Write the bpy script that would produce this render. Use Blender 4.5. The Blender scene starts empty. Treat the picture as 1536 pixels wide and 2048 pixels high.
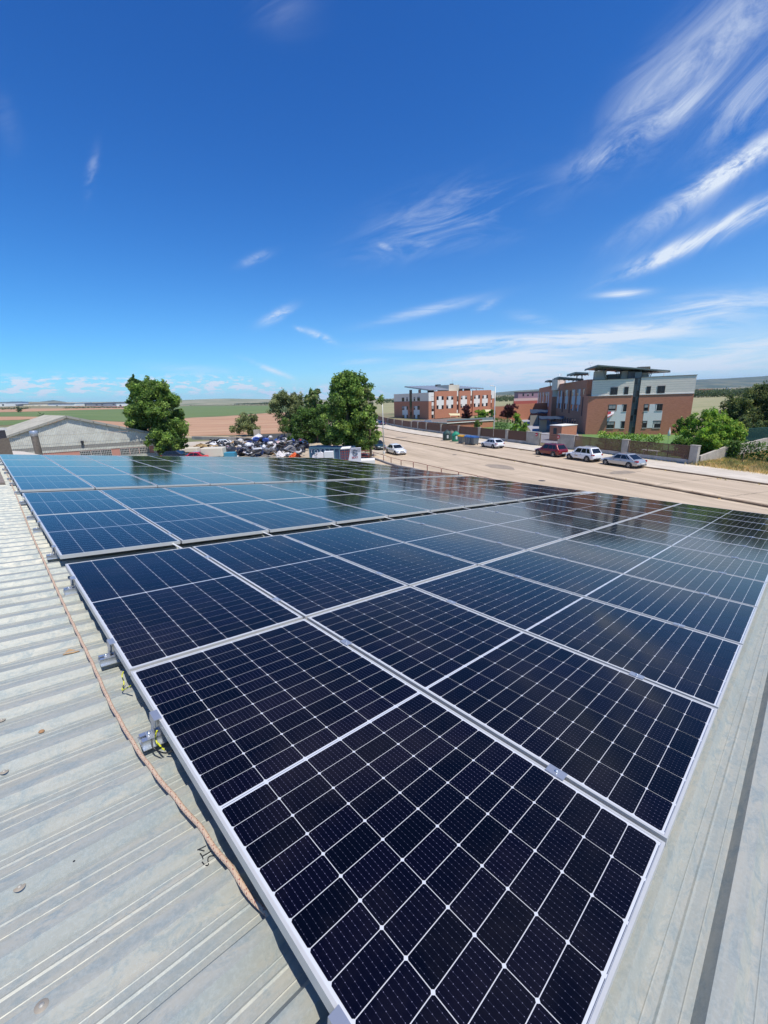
import bpy, math, random
import numpy as np
from mathutils import Vector, Matrix
random.seed(7)
rng = np.random.default_rng(11)
S = bpy.context.scene
COL = S.collection
R_ = math.radians

# ---------------------------------------------------------------- camera
CH = 8.3                                   # height of the lens over the street
F = 828.84; PITCH = 0.267521; ROLL = -0.033243
cp, sp = math.cos(PITCH), math.sin(PITCH)
FW = Vector((0, cp, -sp)); RT = Vector((1, 0, 0)); UP = RT.cross(FW)
cr, sr = math.cos(ROLL), math.sin(ROLL)
CR = RT*cr + UP*sr; CU = UP*cr - RT*sr
cam = bpy.data.cameras.new('camera'); camo = bpy.data.objects.new('camera', cam); COL.objects.link(camo)
m = Matrix.Identity(4)
for i in range(3):
    m[i][0] = CR[i]; m[i][1] = CU[i]; m[i][2] = -FW[i]
m[2][3] = CH
camo.matrix_world = m
cam.sensor_fit = 'HORIZONTAL'; cam.sensor_width = 36; cam.lens = F/1536*36
cam.clip_start = 0.05; cam.clip_end = 30000
S.camera = camo
CAM = Vector((0, 0, CH))
def ray(x, y):
    d = FW + CR*((x-768)/F) + CU*((1024-y)/F)
    return d.normalized()

# ---------------------------------------------------------------- light
SUN_EL = R_(64); SUN_H = Vector((0.66, -0.75, 0)).normalized()
sund = Vector((SUN_H.x*math.cos(SUN_EL), SUN_H.y*math.cos(SUN_EL), math.sin(SUN_EL)))
sl = bpy.data.lights.new('sun', 'SUN'); sl.energy = 4.8; sl.angle = R_(0.53); sl.color = (1.0, 0.935, 0.83)
so = bpy.data.objects.new('sun', sl); COL.objects.link(so)
so.rotation_euler = sund.to_track_quat('Z', 'Y').to_euler(); so.location = (0, 0, 60)
S.view_settings.view_transform = 'Standard'; S.view_settings.look = 'None'
S.view_settings.exposure = 0.0; S.view_settings.gamma = 1.0
S.view_settings.use_curve_mapping = False

W = bpy.data.worlds.new('World'); S.world = W; W.use_nodes = True
wt = W.node_tree; wt.nodes.clear()
def wn(t): return wt.nodes.new(t)
def setin(tree, sock, v):
    if isinstance(v, bpy.types.NodeSocket): tree.links.new(v, sock)
    elif v is not None: sock.default_value = v
def mth(op, a, b=None, c=None, tree=wt, clamp=False):
    n = tree.nodes.new('ShaderNodeMath'); n.operation = op; n.use_clamp = clamp
    setin(tree, n.inputs[0], a); setin(tree, n.inputs[1], b); setin(tree, n.inputs[2], c)
    return n.outputs[0]
sky = wn('ShaderNodeTexSky'); sky.sky_type = 'NISHITA'; sky.sun_disc = False
sky.sun_elevation = SUN_EL; sky.sun_rotation = math.atan2(SUN_H.x, SUN_H.y)
sky.altitude = 700; sky.air_density = 1.0; sky.dust_density = 0.35; sky.ozone_density = 3.0
tc = wn('ShaderNodeTexCoord'); D = tc.outputs['Generated']
def dot(v):
    n = wn('ShaderNodeVectorMath'); n.operation = 'DOT_PRODUCT'
    wt.links.new(D, n.inputs[0]); n.inputs[1].default_value = v
    return n.outputs['Value']
def lin(U, V, a, b, c): return mth('MULTIPLY_ADD', U, a, mth('MULTIPLY_ADD', V, b, c))
def family(cx, cy, ax, ay, fu, fv, lo, hi, seed, detail, dist, blobs):
    """streaky cirrus: one noise stretched along a direction, gathered in elliptical banks.
    Centres and axes are the sky directions behind the given pixels."""
    c = ray(cx, cy); e = ray(cx+ax, cy+ay); u = (e/(e.dot(c))-c).normalized(); v = c.cross(u)
    dc = mth('MAXIMUM', dot(c), 0.12); U = mth('DIVIDE', dot(u), dc); V = mth('DIVIDE', dot(v), dc)
    tot = None
    for (bx, by, bax, bay, sv, amp) in blobs:
        p = ray(bx, by); q = ray(bx+bax, by+bay); p2 = (p.dot(u)/p.dot(c), p.dot(v)/p.dot(c)); q2 = (q.dot(u)/q.dot(c), q.dot(v)/q.dot(c))
        dx, dy = q2[0]-p2[0], q2[1]-p2[1]; L = math.hypot(dx, dy); k = L/math.hypot(bax, bay); sw = sv*k; dx /= L; dy /= L
        a_ = lin(U, V, dx/L, dy/L, -(p2[0]*dx+p2[1]*dy)/L); b_ = lin(U, V, -dy/sw, dx/sw, (p2[0]*dy-p2[1]*dx)/sw)
        g_ = mth('MULTIPLY', mth('EXPONENT', mth('MULTIPLY', mth('MULTIPLY_ADD', a_, a_, mth('MULTIPLY', b_, b_)), -1.0)), amp)
        tot = g_ if tot is None else mth('ADD', tot, g_)
    cb_ = wn('ShaderNodeCombineXYZ'); wt.links.new(mth('MULTIPLY', U, fu), cb_.inputs[0]); wt.links.new(mth('MULTIPLY', V, fv), cb_.inputs[1]); cb_.inputs[2].default_value = seed
    n_ = wn('ShaderNodeTexNoise'); n_.inputs['Scale'].default_value = 1; n_.inputs['Detail'].default_value = detail; n_.inputs['Roughness'].default_value = .68; n_.inputs['Distortion'].default_value = dist
    wt.links.new(cb_.outputs[0], n_.inputs['Vector'])
    m_ = wn('ShaderNodeMapRange'); m_.interpolation_type = 'SMOOTHSTEP'; m_.inputs['From Min'].default_value = lo; m_.inputs['From Max'].default_value = hi
    wt.links.new(n_.outputs['Fac'], m_.inputs['Value'])
    return mth('MULTIPLY', tot, m_.outputs[0])
acc = family(1400, 280, 150, -112, 6.5, 15, .36, .68, 1.3, 9, .9, [
    (1400, 130, 190, -185, 105, .62), (1270, 190, 60, -80, 60, .22), (1290, 265, 130, -85, 34, .50), (1510, 190, 110, -100, 70, .60), (1465, 335, 120, -78, 30, 1.5),
    (1345, 505, 120, -50, 20, 1.35), (1490, 430, 100, -52, 22, 1.5), (1320, 440, 110, -55, 30, .40), (1180, 320, 70, -22, 20, .22)])
acc = mth('ADD', acc, family(1420, 160, 120, -130, 2.2, 5, .34, .72, 21.3, 7, .9, [(1420, 130, 150, -150, 130, .34), (1330, 480, 150, -80, 50, .22), (1250, 260, 100, -90, 50, .14)]))
acc = mth('ADD', acc, family(1100, 680, 200, -14, 5.5, 38, .27, .66, 2.9, 8, .8, [
    (1050, 682, 260, -12, 15, 1.15), (1010, 716, 180, -16, 13, 1.1), (1040, 750, 280, -8, 20, 1.15), (1330, 725, 220, -6, 24, .8), (1280, 660, 160, -10, 20, .6), (850, 622, 95, -22, 8, .60), (977, 610, 18, -8, 7, .62),
    (1060, 636, 36, 6, 9, .45), (1245, 588, 46, -3, 8, .85), (1440, 612, 150, -14, 28, .80), (1500, 690, 120, -8, 24, .65), (720, 722, 60, -4, 6, .35), (380, 738, 90, 6, 7, .22)]))
acc = mth('ADD', acc, family(900, 440, 150, -42, 4.5, 20, .38, .78, 6.6, 6, .8, [(900, 435, 150, -42, 46, .50), (860, 494, 130, -16, 14, .30), (560, 10, 60, 6, 34, .12), (10, 235, 24, 8, 44, .10)]))
acc = mth('ADD', acc, family(500, 560, 30, -13, 13, 34, .33, .62, 5.9, 5, .5, [
    (555, 630, 28, -14, 8, .62), (510, 517, 26, -11, 7, .38), (183, 345, 8, -38, 8, .28), (640, 672, 26, 10, 6, .6), (548, 742, 40, 16, 5, .6), (598, 658, 8, 2, 4, .6), (769, 492, 12, 4, 5, .45)]))
# low white veil and small fair-weather cumulus just above the horizon
sep = wn('ShaderNodeSeparateXYZ'); wt.links.new(D, sep.inputs[0])
az = mth('ARCTAN2', sep.outputs[0], sep.outputs[1]); el = sep.outputs[2]
cb = wn('ShaderNodeCombineXYZ'); wt.links.new(mth('MULTIPLY', az, 34), cb.inputs[0]); wt.links.new(mth('MULTIPLY', el, 105), cb.inputs[1])
n = wn('ShaderNodeTexNoise'); n.inputs['Scale'].default_value = 1; n.inputs['Detail'].default_value = 4; n.inputs['Roughness'].default_value = .6
wt.links.new(cb.outputs[0], n.inputs['Vector'])
mr = wn('ShaderNodeMapRange'); mr.interpolation_type = 'SMOOTHSTEP'
mr.inputs['From Min'].default_value = .47; mr.inputs['From Max'].default_value = .62; wt.links.new(n.outputs['Fac'], mr.inputs['Value'])
left = wn('ShaderNodeMapRange'); left.inputs['From Min'].default_value = -.20; left.inputs['From Max'].default_value = -.32; wt.links.new(az, left.inputs['Value'])
e0 = mth('ADD', 0.014, mth('MULTIPLY', left.outputs[0], 0.026))
band = mth('EXPONENT', mth('MULTIPLY', mth('POWER', mth('ABSOLUTE', mth('DIVIDE', mth('SUBTRACT', el, e0), 0.014)), 2.0), -1.0))
lw = wn('ShaderNodeMapRange'); lw.inputs['From Min'].default_value = .05; lw.inputs['From Max'].default_value = -.12; wt.links.new(az, lw.inputs['Value'])
acc = mth('ADD', acc, mth('MULTIPLY', mth('MULTIPLY', mth('MULTIPLY', mr.outputs[0], band), lw.outputs[0]), 2.0))
veil = mth('EXPONENT', mth('MULTIPLY', mth('MAXIMUM', el, 0.0), -11.0))
vr = wn('ShaderNodeMapRange'); vr.inputs['From Min'].default_value = -.7; vr.inputs['From Max'].default_value = .7
vr.inputs['To Min'].default_value = .14; vr.inputs['To Max'].default_value = .66; wt.links.new(az, vr.inputs['Value'])
acc = mth('ADD', acc, mth('MULTIPLY', veil, vr.outputs[0]))
acc = mth('MINIMUM', acc, 0.93)
SKS = 0.105
sc_ = wn('ShaderNodeSeparateColor'); wt.links.new(sky.outputs[0], sc_.inputs[0]); cc_ = wn('ShaderNodeCombineColor')
for i_, (g_, k_) in enumerate(((1.46, 0.60), (1.27, 1.22), (1.0, 1.50))):      # camera-like saturated rendition of the clear air
    wt.links.new(mth('MULTIPLY', mth('POWER', mth('MULTIPLY', sc_.outputs[i_], SKS), g_), k_/SKS), cc_.inputs[i_])
mx = wn('ShaderNodeMix'); mx.data_type = 'RGBA'
wt.links.new(acc, mx.inputs[0]); wt.links.new(cc_.outputs[0], mx.inputs[6]); mx.inputs[7].default_value = (7.6, 8.4, 9.5, 1)
bg = wn('ShaderNodeBackground'); bg.inputs['Strength'].default_value = SKS
wt.links.new(mx.outputs[2], bg.inputs['Color'])
wo = wn('ShaderNodeOutputWorld'); wt.links.new(bg.outputs[0], wo.inputs['Surface'])

# ---------------------------------------------------------------- materials
MATS = {}
def mat(name, col, rough=.8, metal=0., coat=0., coat_r=.03, var=.0, vscale=3., bump=0., bscale=60., spec=.5, col2=None, stretch=None, detail=5, coord='Object', c2lo=.4, c2hi=.62, emis=None, trans=0.):
    if name in MATS: return MATS[name]
    M = bpy.data.materials.new(name); M.use_nodes = True; t = M.node_tree; b = t.nodes['Principled BSDF']
    b.inputs['Roughness'].default_value = rough; b.inputs['Metallic'].default_value = metal
    b.inputs['Coat Weight'].default_value = coat; b.inputs['Coat Roughness'].default_value = coat_r
    b.inputs['Specular IOR Level'].default_value = spec
    c = (*col, 1)
    b.inputs['Base Color'].default_value = c
    if var or col2 or bump:
        co = t.nodes.new('ShaderNodeTexCoord'); mp = t.nodes.new('ShaderNodeMapping')
        t.links.new(co.outputs[coord], mp.inputs[0])
        if stretch: mp.inputs['Scale'].default_value = stretch
    cur = None
    if col2:
        n = t.nodes.new('ShaderNodeTexNoise'); n.inputs['Scale'].default_value = vscale; n.inputs['Detail'].default_value = detail; n.inputs['Roughness'].default_value = .62
        t.links.new(mp.outputs[0], n.inputs['Vector'])
        r = t.nodes.new('ShaderNodeMapRange'); r.inputs['From Min'].default_value = c2lo; r.inputs['From Max'].default_value = c2hi; t.links.new(n.outputs['Fac'], r.inputs['Value'])
        x = t.nodes.new('ShaderNodeMix'); x.data_type = 'RGBA'; x.inputs[6].default_value = c; x.inputs[7].default_value = (*col2, 1)
        t.links.new(r.outputs[0], x.inputs[0]); cur = x.outputs[2]
    if var:
        n = t.nodes.new('ShaderNodeTexNoise'); n.inputs['Scale'].default_value = vscale*3.7; n.inputs['Detail'].default_value = detail; n.inputs['Roughness'].default_value = .7
        t.links.new(mp.outputs[0], n.inputs['Vector'])
        r = t.nodes.new('ShaderNodeMapRange'); r.inputs['From Min'].default_value = .3; r.inputs['From Max'].default_value = .7
        r.inputs['To Min'].default_value = 1-var; r.inputs['To Max'].default_value = 1+var; t.links.new(n.outputs['Fac'], r.inputs['Value'])
        h = t.nodes.new('ShaderNodeHueSaturation'); t.links.new(r.outputs[0], h.inputs['Value'])
        if cur: t.links.new(cur, h.inputs['Color'])
        else: h.inputs['Color'].default_value = c
        cur = h.outputs[0]
    if cur: t.links.new(cur, b.inputs['Base Color'])
    if bump:
        n = t.nodes.new('ShaderNodeTexNoise'); n.inputs['Scale'].default_value = bscale; n.inputs['Detail'].default_value = 4
        t.links.new(mp.outputs[0], n.inputs['Vector'])
        u = t.nodes.new('ShaderNodeBump'); u.inputs['Strength'].default_value = bump; u.inputs['Distance'].default_value = .02
        t.links.new(n.outputs['Fac'], u.inputs['Height']); t.links.new(u.outputs[0], b.inputs['Normal'])
    if emis:
        b.inputs['Emission Color'].default_value = (*emis, 1); b.inputs['Emission Strength'].default_value = 1
    MATS[name] = M; M['b'] = 0
    return M

def galvanised():
    M = bpy.data.materials.new('galvanised_sheet'); M.use_nodes = True; t = M.node_tree; b = t.nodes['Principled BSDF']
    N, L = t.nodes.new, t.links.new
    co = N('ShaderNodeTexCoord')
    def noise(scale, st, det=6, rough=.62, dist=0.):
        mp = N('ShaderNodeMapping'); mp.inputs['Scale'].default_value = st; L(co.outputs['Object'], mp.inputs[0])
        n = N('ShaderNodeTexNoise'); n.inputs['Scale'].default_value = scale; n.inputs['Detail'].default_value = det
        n.inputs['Roughness'].default_value = rough; n.inputs['Distortion'].default_value = dist; L(mp.outputs[0], n.inputs['Vector']); return n.outputs['Fac']
    def rng_(v, a, b_, c=0., d=1.):
        r = N('ShaderNodeMapRange'); r.inputs['From Min'].default_value = a; r.inputs['From Max'].default_value = b_
        r.inputs['To Min'].default_value = c; r.inputs['To Max'].default_value = d; L(v, r.inputs['Value']); return r.outputs[0]
    def mix(f, a, b_, mode='MIX'):
        x = N('ShaderNodeMix'); x.data_type = 'RGBA'; x.blend_type = mode
        if isinstance(f, float): x.inputs[0].default_value = f
        else: L(f, x.inputs[0])
        for s, v in ((6, a), (7, b_)):
            if isinstance(v, tuple): x.inputs[s].default_value = v
            else: L(v, x.inputs[s])
        return x.outputs[2]
    streak = noise(3.0, (.5, 9, 1), 7, .6)
    c = mix(rng_(streak, .36, .64), (.42, .41, .345, 1), (.325, .345, .31, 1))
    # zinc spangle bloom, mottled blue grey
    bl = noise(13.0, (.8, 1.9, 1), 8, .78, .6)
    c = mix(rng_(bl, .47, .60), c, (.275, .315, .305, 1))
    sp = noise(90.0, (1, 1, 1), 4, .85)
    c = mix(rng_(sp, .45, .75, 0, .55), c, (.46, .49, .46, 1))
    # dusty stains
    st = noise(2.1, (1, 1.6, 1), 8, .7, .8)
    c = mix(rng_(st, .57, .72, 0, .38), c, (.26, .25, .20, 1))
    ds = noise(26.0, (1, 1.3, 1), 4, .8)
    c = mix(rng_(ds, .70, .76, 0, .6), c, (.17, .16, .13, 1))
    L(c, b.inputs['Base Color'])
    b.inputs['Metallic'].default_value = .14
    L(rng_(bl, .3, .7, .42, .62), b.inputs['Roughness'])
    u = N('ShaderNodeBump'); u.inputs['Strength'].default_value = .25; u.inputs['Distance'].default_value = .003
    L(noise(14., (.35, 1.5, 1), 6, .6), u.inputs['Height']); L(u.outputs[0], b.inputs['Normal'])
    return M
GALV = galvanised()
ALU = mat('anodised_aluminium', (.63, .62, .58), .40, .30, var=.05, vscale=4)
STEEL = mat('zinc_steel', (.62, .66, .70), .3, .8, var=.08, vscale=9)
BACK = mat('white_backsheet', (.60, .62, .66), .5, 0, coat=1., coat_r=.11)
BACK.node_tree.nodes['Principled BSDF'].inputs['Coat IOR'].default_value = 1.32
RIB = mat('tinned_ribbon', (.16, .18, .20), .4, .5, coat=1.)
def cellmat():
    M = bpy.data.materials.new('silicon_cell'); M.use_nodes = True; t = M.node_tree; b = t.nodes['Principled BSDF']
    N, L = t.nodes.new, t.links.new
    uv = N('ShaderNodeUVMap'); uv.uv_map = 'UVMap'; sp = N('ShaderNodeSeparateXYZ'); L(uv.outputs[0], sp.inputs[0])
    mm = lambda op, a, b_=None: mth(op, a, b_, tree=t)
    # nine busbars: u in metres across the cell, v along it
    fu = mm('FRACT', mm('DIVIDE', sp.outputs[0], .0181)); lu = mm('LESS_THAN', mm('ABSOLUTE', mm('SUBTRACT', fu, .5)), .022)
    du = mm('LESS_THAN', mm('ABSOLUTE', mm('SUBTRACT', fu, .5)), .050)
    fv = mm('FRACT', mm('DIVIDE', sp.outputs[1], .0137)); dv = mm('LESS_THAN', mm('ABSOLUTE', mm('SUBTRACT', fv, .5)), .07)
    dots = mm('MULTIPLY', du, dv)
    x = N('ShaderNodeMix'); x.data_type = 'RGBA'; x.inputs[6].default_value = (.0016, .0018, .0055, 1); x.inputs[7].default_value = (.022, .026, .045, 1); L(lu, x.inputs[0])
    y = N('ShaderNodeMix'); y.data_type = 'RGBA'; y.inputs[7].default_value = (.13, .145, .19, 1); L(x.outputs[2], y.inputs[6]); L(dots, y.inputs[0])
    oi = N('ShaderNodeObjectInfo')
    h = N('ShaderNodeHueSaturation'); L(y.outputs[2], h.inputs['Color']); L(mm('ADD', mm('MULTIPLY', oi.outputs['Random'], .7), .65), h.inputs['Value'])
    L(mm('ADD', mm('MULTIPLY', oi.outputs['Random'], .03), .485), h.inputs['Hue'])
    gp = N('ShaderNodeNewGeometry'); dn = N('ShaderNodeTexNoise'); dn.inputs['Scale'].default_value = 1.7; dn.inputs['Detail'].default_value = 9; dn.inputs['Roughness'].default_value = .7; L(gp.outputs['Position'], dn.inputs['Vector'])
    dr = N('ShaderNodeMapRange'); dr.inputs['From Min'].default_value = .45; dr.inputs['From Max'].default_value = .8; dr.inputs['To Max'].default_value = .035; L(dn.outputs['Fac'], dr.inputs['Value'])
    dx_ = N('ShaderNodeMix'); dx_.data_type = 'RGBA'; dx_.inputs[7].default_value = (.36, .34, .30, 1); L(h.outputs[0], dx_.inputs[6]); L(dr.outputs[0], dx_.inputs[0])
    L(dx_.outputs[2], b.inputs['Base Color'])
    b.inputs['Roughness'].default_value = .35; b.inputs['Specular IOR Level'].default_value = .0
    b.inputs['Coat Weight'].default_value = 1.; b.inputs['Coat IOR'].default_value = 1.32; b.inputs['Coat Tint'].default_value = (1, .90, .97, 1)
    tc_ = N('ShaderNodeTexCoord'); nn = N('ShaderNodeTexNoise'); nn.inputs['Scale'].default_value = 2.; nn.inputs['Detail'].default_value = 4
    L(tc_.outputs['Object'], nn.inputs['Vector'])
    r = N('ShaderNodeMapRange'); r.inputs['To Min'].default_value = .065; r.inputs['To Max'].default_value = .115; L(nn.outputs['Fac'], r.inputs['Value']); L(r.outputs[0], b.inputs['Coat Roughness'])
    return M
CELL = cellmat()
def leafmat(name, c, tr=.42):
    c = (c[0]*1.95, c[1]*1.72, c[2]*1.50)
    M = bpy.data.materials.new(name); M.use_nodes = True; t = M.node_tree; b = t.nodes['Principled BSDF']
    oi = t.nodes.new('ShaderNodeTexCoord'); n = t.nodes.new('ShaderNodeTexNoise'); n.inputs['Scale'].default_value = .9; n.inputs['Detail'].default_value = 3
    t.links.new(oi.outputs['Object'], n.inputs['Vector'])
    r = t.nodes.new('ShaderNodeMapRange'); r.inputs['From Min'].default_value = .3; r.inputs['From Max'].default_value = .7
    r.inputs['To Min'].default_value = .62; r.inputs['To Max'].default_value = 1.45; t.links.new(n.outputs['Fac'], r.inputs['Value'])
    h = t.nodes.new('ShaderNodeHueSaturation'); h.inputs['Color'].default_value = (*c, 1); t.links.new(r.outputs[0], h.inputs['Value'])
    t.links.new(h.outputs[0], b.inputs['Base Color']); b.inputs['Roughness'].default_value = .5; b.inputs['Specular IOR Level'].default_value = .35
    tl = t.nodes.new('ShaderNodeBsdfTranslucent'); t.links.new(h.outputs[0], tl.inputs['Color'])
    mx_ = t.nodes.new('ShaderNodeMixShader'); mx_.inputs[0].default_value = tr
    t.links.new(b.outputs[0], mx_.inputs[1]); t.links.new(tl.outputs[0], mx_.inputs[2])
    t.links.new(mx_.outputs[0], t.nodes['Material Output'].inputs['Surface'])
    return M
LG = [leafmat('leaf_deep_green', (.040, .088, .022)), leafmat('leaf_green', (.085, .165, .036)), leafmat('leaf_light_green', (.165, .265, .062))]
LO = [leafmat('leaf_grey_green', (.065, .095, .042)), leafmat('leaf_sage', (.125, .165, .075)), leafmat('leaf_pale_sage', (.21, .26, .125))]
LP = [leafmat('needle_dark', (.025, .052, .022)), leafmat('needle_green', (.065, .105, .036)), leafmat('needle_olive', (.14, .175, .058))]
LB = [leafmat('hedge_green', (.055, .135, .020)), leafmat('hedge_bright', (.12, .24, .032)), leafmat('hedge_yellow', (.22, .33, .05))]
LU = [leafmat('leaf_purple', (.035, .012, .018)), leafmat('leaf_plum', (.06, .02, .028)), leafmat('leaf_maroon', (.085, .03, .035))]
LD = [leafmat('grass_straw', (.46, .39, .21)), leafmat('grass_olive', (.26, .26, .09)), leafmat('grass_green', (.10, .15, .04))]
LF = [leafmat('wood_far_dark', (.030, .055, .028)), leafmat('wood_far', (.045, .075, .035)), leafmat('wood_far_light', (.07, .10, .045))]
BARK = mat('bark', (.16, .12, .085), .9, var=.3, vscale=2)

# ---------------------------------------------------------------- mesh helpers
def tag(o, label=None, cat=None, group=None, kind=None):
    if label: o['label'] = label
    if cat: o['category'] = cat
    if group: o['group'] = group
    if kind: o['kind'] = kind
    return o
def empty(name, label, cat, mw=None, group=None, loc=None):
    o = bpy.data.objects.new(name, None); COL.objects.link(o); o.empty_display_size = .3
    if mw is not None: o.matrix_world = mw
    if loc is not None: o.location = loc
    return tag(o, label, cat, group)
def obj(name, me, parent=None, loc=None):
    o = bpy.data.objects.new(name, me); COL.objects.link(o)
    if parent is not None: o.parent = parent
    if loc is not None: o.location = loc
    return o
def np_mesh(name, V, faces_flat, nside, mats, mi=None, smooth=False):
    me = bpy.data.meshes.new(name); V = np.asarray(V, dtype=np.float32); nf = len(faces_flat)//nside
    me.vertices.add(len(V)); me.vertices.foreach_set('co', V.ravel())
    me.loops.add(len(faces_flat)); me.loops.foreach_set('vertex_index', np.asarray(faces_flat, dtype=np.int32))
    me.polygons.add(nf); me.polygons.foreach_set('loop_start', np.arange(0, nf*nside, nside, dtype=np.int32))
    me.polygons.foreach_set('loop_total', np.full(nf, nside, dtype=np.int32))
    for x in mats: me.materials.append(x)
    if mi is not None: me.polygons.foreach_set('material_index', np.asarray(mi, dtype=np.int32))
    if smooth: me.polygons.foreach_set('use_smooth', np.ones(nf, dtype=bool))
    me.update(); me.validate(); return me
class MB:
    def __init__(s, *mats): s.v = []; s.f = []; s.m = []; s.mats = list(mats); s.sm = []
    def mi(s, m):
        if m is None: return 0
        if m not in s.mats: s.mats.append(m)
        return s.mats.index(m)
    def face(s, pts, m=None, sm=False):
        i = len(s.v); s.v += [tuple(p) for p in pts]; s.f.append(list(range(i, i+len(pts)))); s.m.append(s.mi(m)); s.sm.append(sm); return s
    def hexa(s, P, m=None):
        """8 points: bottom ring 0-3, top ring 4-7"""
        i = len(s.v); s.v += [tuple(p) for p in P]; k = s.mi(m)
        for q in ((3,2,1,0),(4,5,6,7),(0,1,5,4),(1,2,6,5),(2,3,7,6),(3,0,4,7)):
            s.f.append([i+j for j in q]); s.m.append(k); s.sm.append(False)
        return s
    def box(s, x0, x1, y0, y1, z0, z1, m=None):
        return s.hexa([(x0,y0,z0),(x1,y0,z0),(x1,y1,z0),(x0,y1,z0),(x0,y0,z1),(x1,y0,z1),(x1,y1,z1),(x0,y1,z1)], m)
    def obox(s, o, ex, ey, ez, m=None):
        o = Vector(o); ex = Vector(ex); ey = Vector(ey); ez = Vector(ez)
        return s.hexa([o, o+ex, o+ex+ey, o+ey, o+ez, o+ex+ez, o+ex+ey+ez, o+ey+ez], m)
    def bar(s, a, b, w, h=None, m=None):
        a = Vector(a); b = Vector(b); h = h or w; d = (b-a).normalized()
        up = Vector((0,0,1)) if abs(d.z) < .95 else Vector((1,0,0))
        x = d.cross(up).normalized()*w; y = x.normalized().cross(d).normalized()*h
        return s.obox(a-x/2-y/2, b-a, x, y, m) if False else s.obox(a-x/2-y/2, x, y, b-a, m)
    def tube(s, pts, r, m=None, n=8, caps=True):
        pts = [Vector(p) for p in pts]; k = s.mi(m); rr = r if hasattr(r, '__len__') else [r]*len(pts)
        base = len(s.v); prev = None
        for i, p in enumerate(pts):
            d = (pts[min(i+1, len(pts)-1)]-pts[max(i-1, 0)]).normalized()
            if prev is None:
                u = Vector((0,0,1)) if abs(d.z) < .9 else Vector((1,0,0)); x = d.cross(u).normalized()
            else: x = (prev-d*prev.dot(d)).normalized()
            prev = x; y = d.cross(x)
            for j in range(n):
                a = 2*math.pi*j/n; s.v.append(tuple(p+(x*math.cos(a)+y*math.sin(a))*rr[i]))
        for i in range(len(pts)-1):
            for j in range(n):
                a = base+i*n+j; b = base+i*n+(j+1) % n
                s.f.append([a, b, b+n, a+n]); s.m.append(k); s.sm.append(True)
        if caps:
            s.f.append([base+j for j in range(n)][::-1]); s.m.append(k); s.sm.append(False)
            s.f.append([base+(len(pts)-1)*n+j for j in range(n)]); s.m.append(k); s.sm.append(False)
        return s
    def lathe(s, c, prof, m=None, n=16, axis=(0,0,1)):
        c = Vector(c); ax = Vector(axis).normalized(); u = Vector((1,0,0)) if abs(ax.x) < .9 else Vector((0,1,0))
        x = ax.cross(u).normalized(); y = ax.cross(x); k = s.mi(m); base = len(s.v)
        for r, h in prof:
            for j in range(n):
                a = 2*math.pi*j/n; s.v.append(tuple(c+ax*h+(x*math.cos(a)+y*math.sin(a))*r))
        for i in range(len(prof)-1):
            for j in range(n):
                a = base+i*n+j; b = base+i*n+(j+1) % n
                s.f.append([a, b, b+n, a+n]); s.m.append(k); s.sm.append(True)
        return s
    def mesh(s, name):
        me = bpy.data.meshes.new(name); me.from_pydata(s.v, [], s.f)
        for x in s.mats: me.materials.append(x)
        me.polygons.foreach_set('material_index', s.m); me.polygons.foreach_set('use_smooth', s.sm); me.update(); return me
    def build(s, name, parent=None, loc=None): return obj(name, s.mesh(name), parent, loc)
def bevel(o, w=.02, seg=2):
    b = o.modifiers.new('bevel', 'BEVEL'); b.width = w; b.segments = seg; b.limit_method = 'ANGLE'; return o
def ordn(k): return ['', 'first', 'second', 'third', 'fourth', 'fifth', 'sixth', 'seventh', 'eighth', 'ninth', 'tenth', 'eleventh', 'twelfth'][k] if k < 13 else '%dth' % k

# ---------------------------------------------------------------- terrain
def sstep(a, b, x):
    t = min(1, max(0, (x-a)/(b-a))); return t*t*(3-2*t)
def tz(x, y):
    d = math.hypot(x, y); a = math.degrees(math.atan2(x, y))
    k = .0165*sstep(-19, -42, a) if a > -120 else .0165*sstep(-175, -120, a)
    return k*max(0., d-140)
def G(x, y, z=None):
    """point of the ground (or of height z) seen through pixel x, y"""
    d = ray(x, y)
    if z is not None: return CAM + d*((z-CH)/d.z)
    t = 20.
    hd = math.hypot(d.x, d.y)
    lo = None
    while t < 9000:
        p = CAM+d*t
        if p.z < tz(p.x, p.y): break
        t *= 1.02
    a, b = t/1.02, t
    for _ in range(20):
        c = (a+b)/2; p = CAM+d*c
        if p.z < tz(p.x, p.y): b = c
        else: a = c
    return CAM+d*b
def at(x, y, depth):
    """point seen through pixel x, y at forward distance depth"""
    d = ray(x, y); return CAM+d*(depth/d.y)

GROUND = mat('dry_ground', (.30, .235, .145), .95, col2=(.15, .16, .065), vscale=.035, var=.18, detail=9, bump=.5, bscale=.8)
TER = []
azs = [math.radians(a) for a in list(np.arange(-180, -60, 10))+list(np.arange(-60, 60, 2.0))+list(np.arange(60, 180, 10))]
rs = [0, 15, 30, 50, 80, 110, 140, 180, 240, 330, 450, 650, 900, 1300, 1900, 2800, 4200, 6500, 9000]
vs = [(0, 0, 0)]; fs = []
for r in rs[1:]:
    for a in azs: vs.append((r*math.sin(a), r*math.cos(a), tz(r*math.sin(a), r*math.cos(a))))
na = len(azs)
for j in range(na): fs.append([0, 1+(j+1) % na, 1+j])
for i in range(len(rs)-2):
    for j in range(na):
        a = 1+i*na+j; b = 1+i*na+(j+1) % na; fs.append([a, b, b+na, a+na])
me = bpy.data.meshes.new('terrain'); me.from_pydata(vs, [], fs); me.materials.append(GROUND); me.update()
tag(obj('ground', me), kind='structure')

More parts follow.
